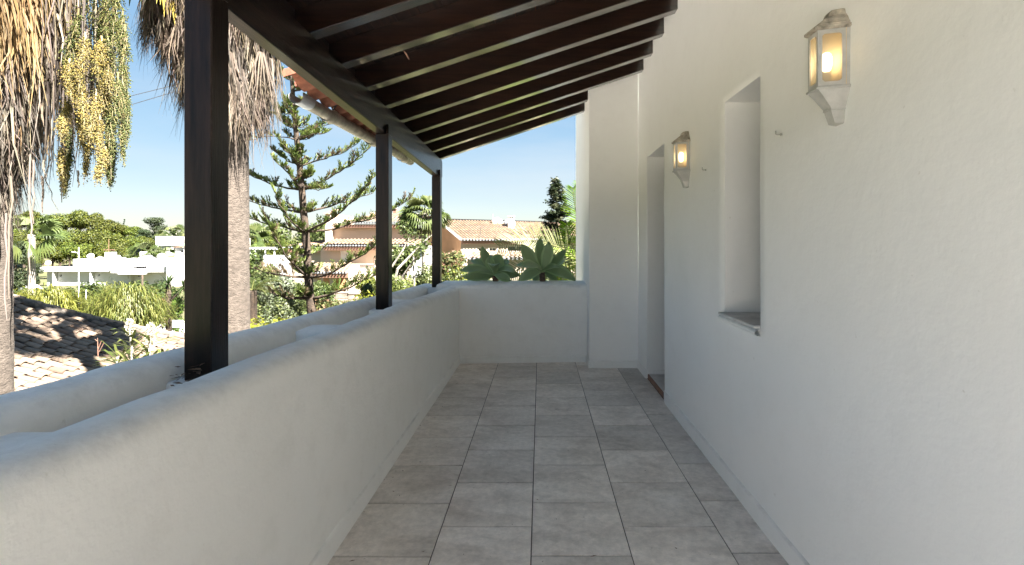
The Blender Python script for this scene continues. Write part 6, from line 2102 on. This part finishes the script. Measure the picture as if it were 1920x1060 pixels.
# garden between the palm and the posts
gl_ = [(1013 - 5.75 / 8.6 * 930, 454 + 2.35 / 8.6 * 930, 8.6, 150, [(.34, .36, .02), (.28, .32, .02), (.40, .40, .04)], 'bright yellow-green shrub right below the parapet, mostly out of sight', 3000, .045),
       (1013 - 5.85 / 16 * 930, 454 + 2.2 / 16 * 930, 16, 190, [(.34, .36, .02), (.28, .32, .02), (.40, .40, .04)], 'long bright yellow-green shrub hidden below the parapet crest', 4500, .05),
       (1013 - 6.2 / 20.5 * 930, 454 + 2.2 / 20.5 * 930, 20.5, 160, [(.34, .36, .02), (.28, .32, .02), (.40, .40, .04)], 'farther yellow-green shrub hidden below the parapet crest', 4500, .05),
       (478, 598, 12, 150, [(.34, .36, .02), (.28, .32, .02), (.40, .40, .04)], 'bright yellow-green clipped shrub beside the grey palm trunk', 2800, .045),
       (440, 604, 14, 60, [(.34, .36, .02), (.28, .32, .02)], 'bright yellow-green shrub mostly hidden behind the grey palm trunk', 1500, .045),
       (470, 470, 34, 50, MG, 'mid green bush below the white pergola', 1500, .09),
       (500, 500, 30, 70, LG, 'light green bush in front of the pergola', 2200, .08),
       (525, 520, 26, 80, SG, 'silvery green bush left of the Norfolk pine trunk', 2400, .07),
       (545, 548, 22, 70, LG, 'pale feathery bush at the foot of the Norfolk pine', 2200, .06),
       (520, 570, 18.5, 80, SG + LG, 'grey-green bush behind the yellow-green hedge', 2400, .05),
       (600, 560, 24, 60, LG + PK, 'light bush with pinkish tips right of the Norfolk pine trunk', 2000, .06),
       (575, 530, 30, 60, MG + LG, 'green bush behind the Norfolk pine trunk', 1800, .08),
       (640, 566, 23, 70, LG + PK, 'pale flowering bush below the stone garden wall', 2200, .06),
       (685, 556, 24, 60, LG, 'pale green bush at the right end of the stone wall', 2000, .06),
       (700, 536, 30, 40, MG, 'green bush against the middle post', 1400, .08),
       (600, 528, 33, 50, MG, 'green bush left of the arched porch', 1400, .09),
       (690, 520, 34, 50, YG, 'yellow-green bush right of the arched porch', 1400, .09),
       (750, 468, 24, 80, MG + LG, 'tall leafy bush just right of the middle post', 3200, .075),
       (745, 520, 17, 90, LG + YG, 'low light green bush right of the middle post', 2600, .05),
       (785, 500, 20, 80, LG, 'light green bush left of the farthest post', 2600, .055),
       (770, 548, 13, 90, YG + LG, 'low yellow-green bush just behind the outer parapet', 2400, .04),
       (812, 478, 26, 60, MG + LG, 'green bush directly behind the farthest post', 2200, .065),
       (850, 478, 22, 80, LG + PK, 'bush with orange-pink tips in front of the orange gable wall', 3000, .055),
       (890, 496, 18, 70, YG + PK, 'low bush with reddish tips left of the first agave', 2600, .045),
       (850, 508, 14, 90, LG + YG, 'yellow-green low bush beyond the corner of the parapet', 2800, .04),
       (930, 508, 16, 90, LG, 'pale bush behind the left agave', 2200, .045),
       (1000, 505, 17, 90, LG, 'pale bush behind the right agave', 2200, .045),
       (1062, 500, 14, 60, YG, 'yellow-green bush at the edge of the sunlit wall', 1800, .045)]
for i, (px, py, D, w_, cols_, lab, n_, sz) in enumerate(gl_):
    bush(px, py, D, w_, cols_, lab, 200 + i, int(n_ * 2.0), sz)
# climbing limbs between posts 2 and 3
lb = thing('bare_limbed_shrub', 'shrub with long bare sloping limbs between the middle and farthest posts', 'shrub', (at_px(745, 18), 18, ground(at_px(745, 18), 18)))
mb = MB()
mb.tube([P(735, 560, 18), P(745, 505, 18), P(790, 458, 18.3), P(825, 428, 18.6)], [.06, .05, .03, .012], 6)
mb.tube([P(740, 540, 18), P(775, 490, 17.8), P(795, 470, 17.6)], [.05, .035, .012], 6)
mb.tube([P(735, 500, 18.4), P(755, 470, 18.4), P(770, 440, 18.5)], [.04, .03, .01], 6)
mb.tube([P(777, 620, 18), P(777, 560, 18), P(775, 480, 18)], [.07, .06, .03], 6)
mb.tube([(at_px(745, 18), 18, ground(-5, 18) - .1), P(735, 560, 18)], [.09, .07], 6)
mb.build('stem', M['greytrunk'], lb)
rs = random.Random(6); mb = MB()
leaf_cloud(mb, rs, [(P(795, 455, 18.3), .35, 1), (P(770, 440, 18.5), .35, 1), (P(755, 425, 18.6), .3, 1), (P(790, 470, 17.6), .3, 1)], 420, .055, MG + LG, .2)
mb.build('foliage', M['leaf'], lb)

# distant wood closing the view
rs = random.Random(9); mb = MB()
lobes = []
for px in range(430, 1100, 14):
    q = P(px, (425 if px < 640 else 438) + rs.uniform(-6, 6) , 150); lobes.append(((q.x, q.y + rs.uniform(-8, 8), q.z - 3), 3.6, .9)); lobes.append(((q.x, q.y + 2, q.z - 7), 4, 1))
leaf_cloud(mb, rs, lobes, 26000, .55, MG + LG, .5)
o = mb.build('distant_wood', M['leaf']); o['kind'] = 'stuff'; o['label'] = 'distant band of trees behind the houses'; o['category'] = 'wood'

# ================================================================== CONIFER, PHOENIX FRONDS, AGAVES
rs = random.Random(41)
q = P(1043, 335, 25); g = ground(q.x, 25)
cf = thing('conifer_tree', 'narrow dark grey-green conifer standing beyond the right agave', 'conifer', (q.x, 25, g))
MB().tube([(q.x, 25, g - .2), (q.x, 25, q.z - .1)], [.16, .02], 7).build('trunk', M['bark'], cf)
mb = MB(); H = q.z - g
for k in range(420):
    t = rs.random() ** .85; z = q.z - .05 - t * (H * .93)
    R_ = (.05 + 1.15 * min(1, (q.z - z) / 3.4) ** .8) * rs.uniform(.55, 1.12)
    a = rs.uniform(0, 6.28); out = Vector((math.cos(a), math.sin(a), 0))
    p0 = Vector((q.x, 25, z)); tip = p0 + out * R_ + Vector((0, 0, rs.uniform(-.10, .16)))
    mb.tube([p0, tip], [.02, .006], 3, (.12, .09, .06), caps=False)
    col = rs.choice([(.075, .105, .05), (.055, .08, .04), (.11, .135, .07), (.17, .185, .10), (.04, .06, .03)])
    for j in range(int(22 + 42 * R_)):
        s = rs.uniform(.25, 1.05); c_ = p0.lerp(tip, s) + Vector((rs.gauss(0, .06), rs.gauss(0, .06), rs.gauss(-.03, .05)))
        d = (out + Vector((rs.gauss(0, .6), rs.gauss(0, .6), rs.gauss(-.1, .5)))).normalized(); l = rs.uniform(.10, .20)
        sd = d.cross(Vector((rs.uniform(-1, 1), rs.uniform(-1, 1), 1))).normalized()
        mb.strip([c_ - d * l * .5, c_, c_ + d * l * .7], [.03, .075, .01], sd, jit(col, .25, rs))
mb.build('foliage', M['leaf'], cf)

rs = random.Random(42)
pcx, pcy, pcz = 1.35, 9.6, 0.35
px_ = thing('feather_palm', 'feather palm with bright arching fronds beside the sunlit wall', 'palm', (pcx, pcy, ground(pcx, pcy)))
trunk_mb(pcx, pcy, ground(pcx, pcy) - .3, pcz, .28, .26, m=30, rough=.08).build('trunk', M['palmbark'], px_, smooth='all')
BG = [(.26, .46, .01), (.34, .54, .02), (.18, .36, .01)]
PG = [(.36, .38, .16), (.42, .42, .20), (.30, .34, .13)]
def frond(base, d, L, cols_, droop, n, lw, ll, up=Vector((0, 0, 1)), rad=.022, rcol=(.36, .36, .14)):
    mb = MB(); feather_leaf(mb, rs, base, d, L, cols_, droop, n, lw, ll, rcol, up, rad)
    mb.build('frond', M['leaf'], px_)
bc = Vector((pcx, pcy, pcz))
def aim(px, py, D): return P(px, py, D)
def frond_pts(pts, cols_, n, lw, ll, rad=.018, upv=Vector((0, -1, .3)), rcol=(.36, .36, .14), fw=.6):
    """frond along a given midrib"""
    mb = MB(); m = 16
    def at(t):
        s = t * (len(pts) - 1); i = min(len(pts) - 2, int(s)); f = s - i
        p0 = pts[max(0, i - 1)]; p1 = pts[i]; p2 = pts[i + 1]; p3 = pts[min(len(pts) - 1, i + 2)]
        return 0.5 * ((2 * p1) + (p2 - p0) * f + (2 * p0 - 5 * p1 + 4 * p2 - p3) * f * f + (3 * p1 - p0 - 3 * p2 + p3) * f ** 3)
    mb.tube([at(k / m) for k in range(m + 1)], [rad * (1 - .8 * k / m) for k in range(m + 1)], 5, rcol)
    for k in range(n):
        t = .1 + .9 * k / n; q = at(t); tg_ = (at(min(1, t + .02)) - at(t - .02)).normalized()
        sd = tg_.cross(upv).normalized(); nn = sd.cross(tg_)
        l = ll * math.sin(math.pi * (.18 + .78 * t)) ** .55 * rs.uniform(.88, 1.06)
        for sg in (-1, 1):
            v = (sd * sg + tg_ * fw + nn * rs.uniform(-.1, .35)).normalized()
            e1 = q + v * l * .55; e2 = q + v * l + Vector((0, 0, -.05 * l))
            s_ = (tg_ - v * tg_.dot(v)).normalized()
            mb.strip([q, e1, e2], [lw * .6, lw, lw * .12], s_, jit(rs.choice(cols_), .18, rs))
    mb.build('frond', M['leaf'], px_)
# pale sunlit frond arching to the left
frond_pts([bc, aim(1075, 480, 9.2), aim(1030, 458, 8.9), aim(985, 450, 8.7), aim(935, 462, 8.5)], PG, 46, .020, .46, fw=.75)
frond_pts([bc, aim(1085, 500, 8.9), aim(1030, 492, 8.3), aim(985, 500, 8.0), aim(945, 520, 7.8)], PG, 42, .020, .42, fw=.75)
# bright green fronds close to the column
frond_pts([bc, aim(1118, 460, 9.4), aim(1104, 410, 9.3), aim(1090, 345, 9.2)], BG, 46, .019, .50, fw=1.0)
frond_pts([bc, aim(1112, 490, 9.0), aim(1098, 450, 8.7), aim(1080, 395, 8.5), aim(1074, 352, 8.4)], BG, 44, .018, .40, fw=1.0)
frond_pts([bc, aim(1110, 520, 8.8), aim(1090, 490, 8.4), aim(1068, 450, 8.2), aim(1062, 420, 8.1)], BG, 40, .017, .34, fw=1.0)
frond_pts([bc, aim(1105, 540, 8.8), aim(1080, 525, 8.4), aim(1050, 520, 8.2), aim(1020, 545, 8.1)], BG + PG, 40, .024, .34, fw=.5)
for k in range(12):
    a = rs.uniform(-1.2, 2.6)
    frond(bc, Vector((math.cos(a), math.sin(a), rs.uniform(.3, 1.4))), 1.9, BG, .9, 34, .028, .42)

def agave_leaf(mb, base, tip, width, nrm, bend, col, thick=.012, cup=.16):
    """broad pointed fleshy leaf from base to tip, curved along `bend`"""
    base, tip, nrm, bend = Vector(base), Vector(tip), Vector(nrm), Vector(bend)
    d = tip - base; L = d.length; m = 16; nc = 7
    rows_t = []; rows_b = []
    for i in range(m + 1):
        t = i / m
        c_ = base.lerp(tip, t) + bend * (4 * t * (1 - t))
        c2 = base.lerp(tip, min(1, t + .02)) + bend * (4 * min(1, t + .02) * (1 - min(1, t + .02)))
        c1 = base.lerp(tip, max(0, t - .02)) + bend * (4 * max(0, t - .02) * (1 - max(0, t - .02)))
        tg_ = (c2 - c1).normalized(); sd = tg_.cross(nrm).normalized(); nn = sd.cross(tg_).normalized()
        if t < .5: wd = width * lerp(.42, 1.0, sstep(t, 0, .5))
        else: wd = width * (1 - ((t - .5) / .5) ** 2.1) ** .9 if t < 1 else 0
        wd = max(wd, .002)
        th_ = thick * (1 - t) * 1.3 + .0018
        rt, rb_ = [], []
        for j in range(nc):
            s = (j / (nc - 1) - .5) * 2
            lift = cup * wd * s * s + .006 * math.sin(t * 9 + s * 2) * abs(s)
            p = c_ + sd * (wd / 2 * s) + nn * lift
            rt.append(p + nn * th_ * (1 - s * s)); rb_.append(p - nn * th_ * (1 - s * s) * 1.2)
        rows_t.append(rt); rows_b.append(rb_)
    vv = [p for r_ in rows_t for p in r_] + [p for r_ in rows_b for p in r_]
    o = (m + 1) * nc; ff = []
    for i in range(m):
        for j in range(nc - 1):
            a = i * nc + j
            ff.append((a, a + 1, a + nc + 1, a + nc)); ff.append((o + a + 1, o + a, o + a + nc, o + a + nc + 1))
    mid_ = [f for i_, f in enumerate(ff) if (i_ // 2) % (nc - 1) not in (0, nc - 2)]; rim = [f for i_, f in enumerate(ff) if (i_ // 2) % (nc - 1) in (0, nc - 2)]
    mb.add(vv, mid_, col); o2 = len(mb.v) - len(vv)
    mb.f.extend([tuple(q + o2 for q in f) for f in rim]); mb.c.extend([tuple(c * 1.3 for c in col)] * len(rim))
def agave(name, lab, foot, heart, leaves, D, seed):
    rs_ = random.Random(seed)
    f = P(*foot); h = P(*heart)
    root = thing(name, lab, 'agave', (f.x, f.y, f.z), 'agaves growing behind the far parapet')
    sm = MB(); m = 16; pts = []
    vv = []; n = 16
    for k in range(m + 1):
        t = k / m; c_ = f.lerp(h, t) + Vector((0, 0, -.02))
        for i in range(n):
            a = 2 * math.pi * i / n; r = .034 * (1 + .16 * nz3(i * 1.7, k * 1.3, seed, 1.0) + .10 * ((k + i) % 2))
            vv.append(c_ + Vector((math.cos(a) * r, math.sin(a) * r, 0)))
    ff = []
    for k in range(m):
        for i in range(n):
            l = (i + 1) % n; ff.append((k * n + i, k * n + l, (k + 1) * n + l, (k + 1) * n + i))
    ff.append(tuple(range(m * n, m * n + n)))
    sm.add(vv, ff); sm.build('stem', M['agavestem'], root, smooth=False)
    for (px, py, dD, wd, bend, nrm, dark) in leaves:
        tip = P(px, py, D + dD)
        cg = rs_.choice([(.34, .49, .22), (.29, .43, .19), (.38, .53, .26)])
        mb = MB(); agave_leaf(mb, h + Vector((rs_.uniform(-.01, .01), rs_.uniform(-.02, .01), rs_.uniform(-.01, .02))), tip, wd, nrm, bend, jit(cg, .08, rs_))
        mb.build('leaf', M['agave'], root, smooth='all')
M['agavestem'] = mat('agave_stem_scales', (0.20, 0.12, 0.09), .9, .3, 30, 1.0, 45, .02, col2=(.07, .045, .035))
# (px, py, depth offset, width, bend, normal)
F = (0, -1, .25); UPN = (0, -.35, 1); SDL = (.4, -.8, .4)
agave('agave', 'left agave rosette with low spreading grey-green leaves on the far parapet', (931, 531, 6.18), (927, 514, 6.22), [
    (904, 461, .10, .135, (-.03, 0, 0), (.5, -.85, .1), 0), (920, 478, .30, .14, (0, 0, .02), F, 0), (941, 479, -.05, .20, (0, .02, .03), (0, -1, .35), 0), (916, 482, -.02, .12, (-.01, 0, .02), F, 0),
    (954, 488, .12, .15, (.01, 0, .02), (-.3, -.8, .4), 0), (881, 489, .10, .15, (0, 0, .03), (.2, -.6, .8), 0), (862, 508, -.05, .155, (0, -.02, .035), (0, -.8, .8), 0), (866, 519, -.20, .13, (0, -.02, -.01), (0, -.9, .3), 0),
    (967, 512, -.12, .15, (0, -.03, .05), (0, -.6, .9), 0), (976, 516, .06, .13, (0, 0, .0), (0, -.9, .4), 0), (958, 527, -.10, .12, (0, -.02, .01), (0, -.9, .2), 0), (895, 527, .10, .12, (0, 0, .01), (0, -.9, .2), 0), (925, 500, -.35, .15, (0, -.05, .06), (0, -.7, .8), 0)], 6.22, 1)
agave('agave', 'right agave rosette with upright broad grey-green leaves on the far parapet', (1018, 531, 6.18), (1016, 508, 6.22), [
    (980, 458, .0, .165, (-.035, 0, .01), (.3, -.95, .1), 0), (1014, 445, .15, .13, (-.02, 0, 0), F, 0), (1029, 453, -.05, .155, (.02, -.02, 0), (-.1, -1, .15), 0), (1061, 467, .0, .14, (.02, 0, -.02), (-.3, -.9, .3), 0),
    (1061, 484, .22, .13, (.02, 0, 0), (-.2, -.8, .5), 0), (965, 498, .12, .11, (0, 0, .03), (.1, -.6, .8), 0), (976, 500, -.22, .15, (0, -.03, .035), (0, -.8, .7), 0), (1051, 502, -.10, .10, (0, -.04, .03), (0, -.7, .8), 0),
    (973, 527, -.05, .15, (0, -.02, .02), (0, -.85, .5), 0), (1079, 527, -.05, .165, (0, -.02, .045), (0, -.85, .55), 0), (1045, 528, .12, .12, (0, 0, .02), (0, -.9, .4), 0), (1000, 528, .15, .12, (0, 0, .01), (0, -.9, .3), 0), (1070, 512, .25, .12, (0, 0, .02), (0, -.7, .6), 0)], 6.22, 2)
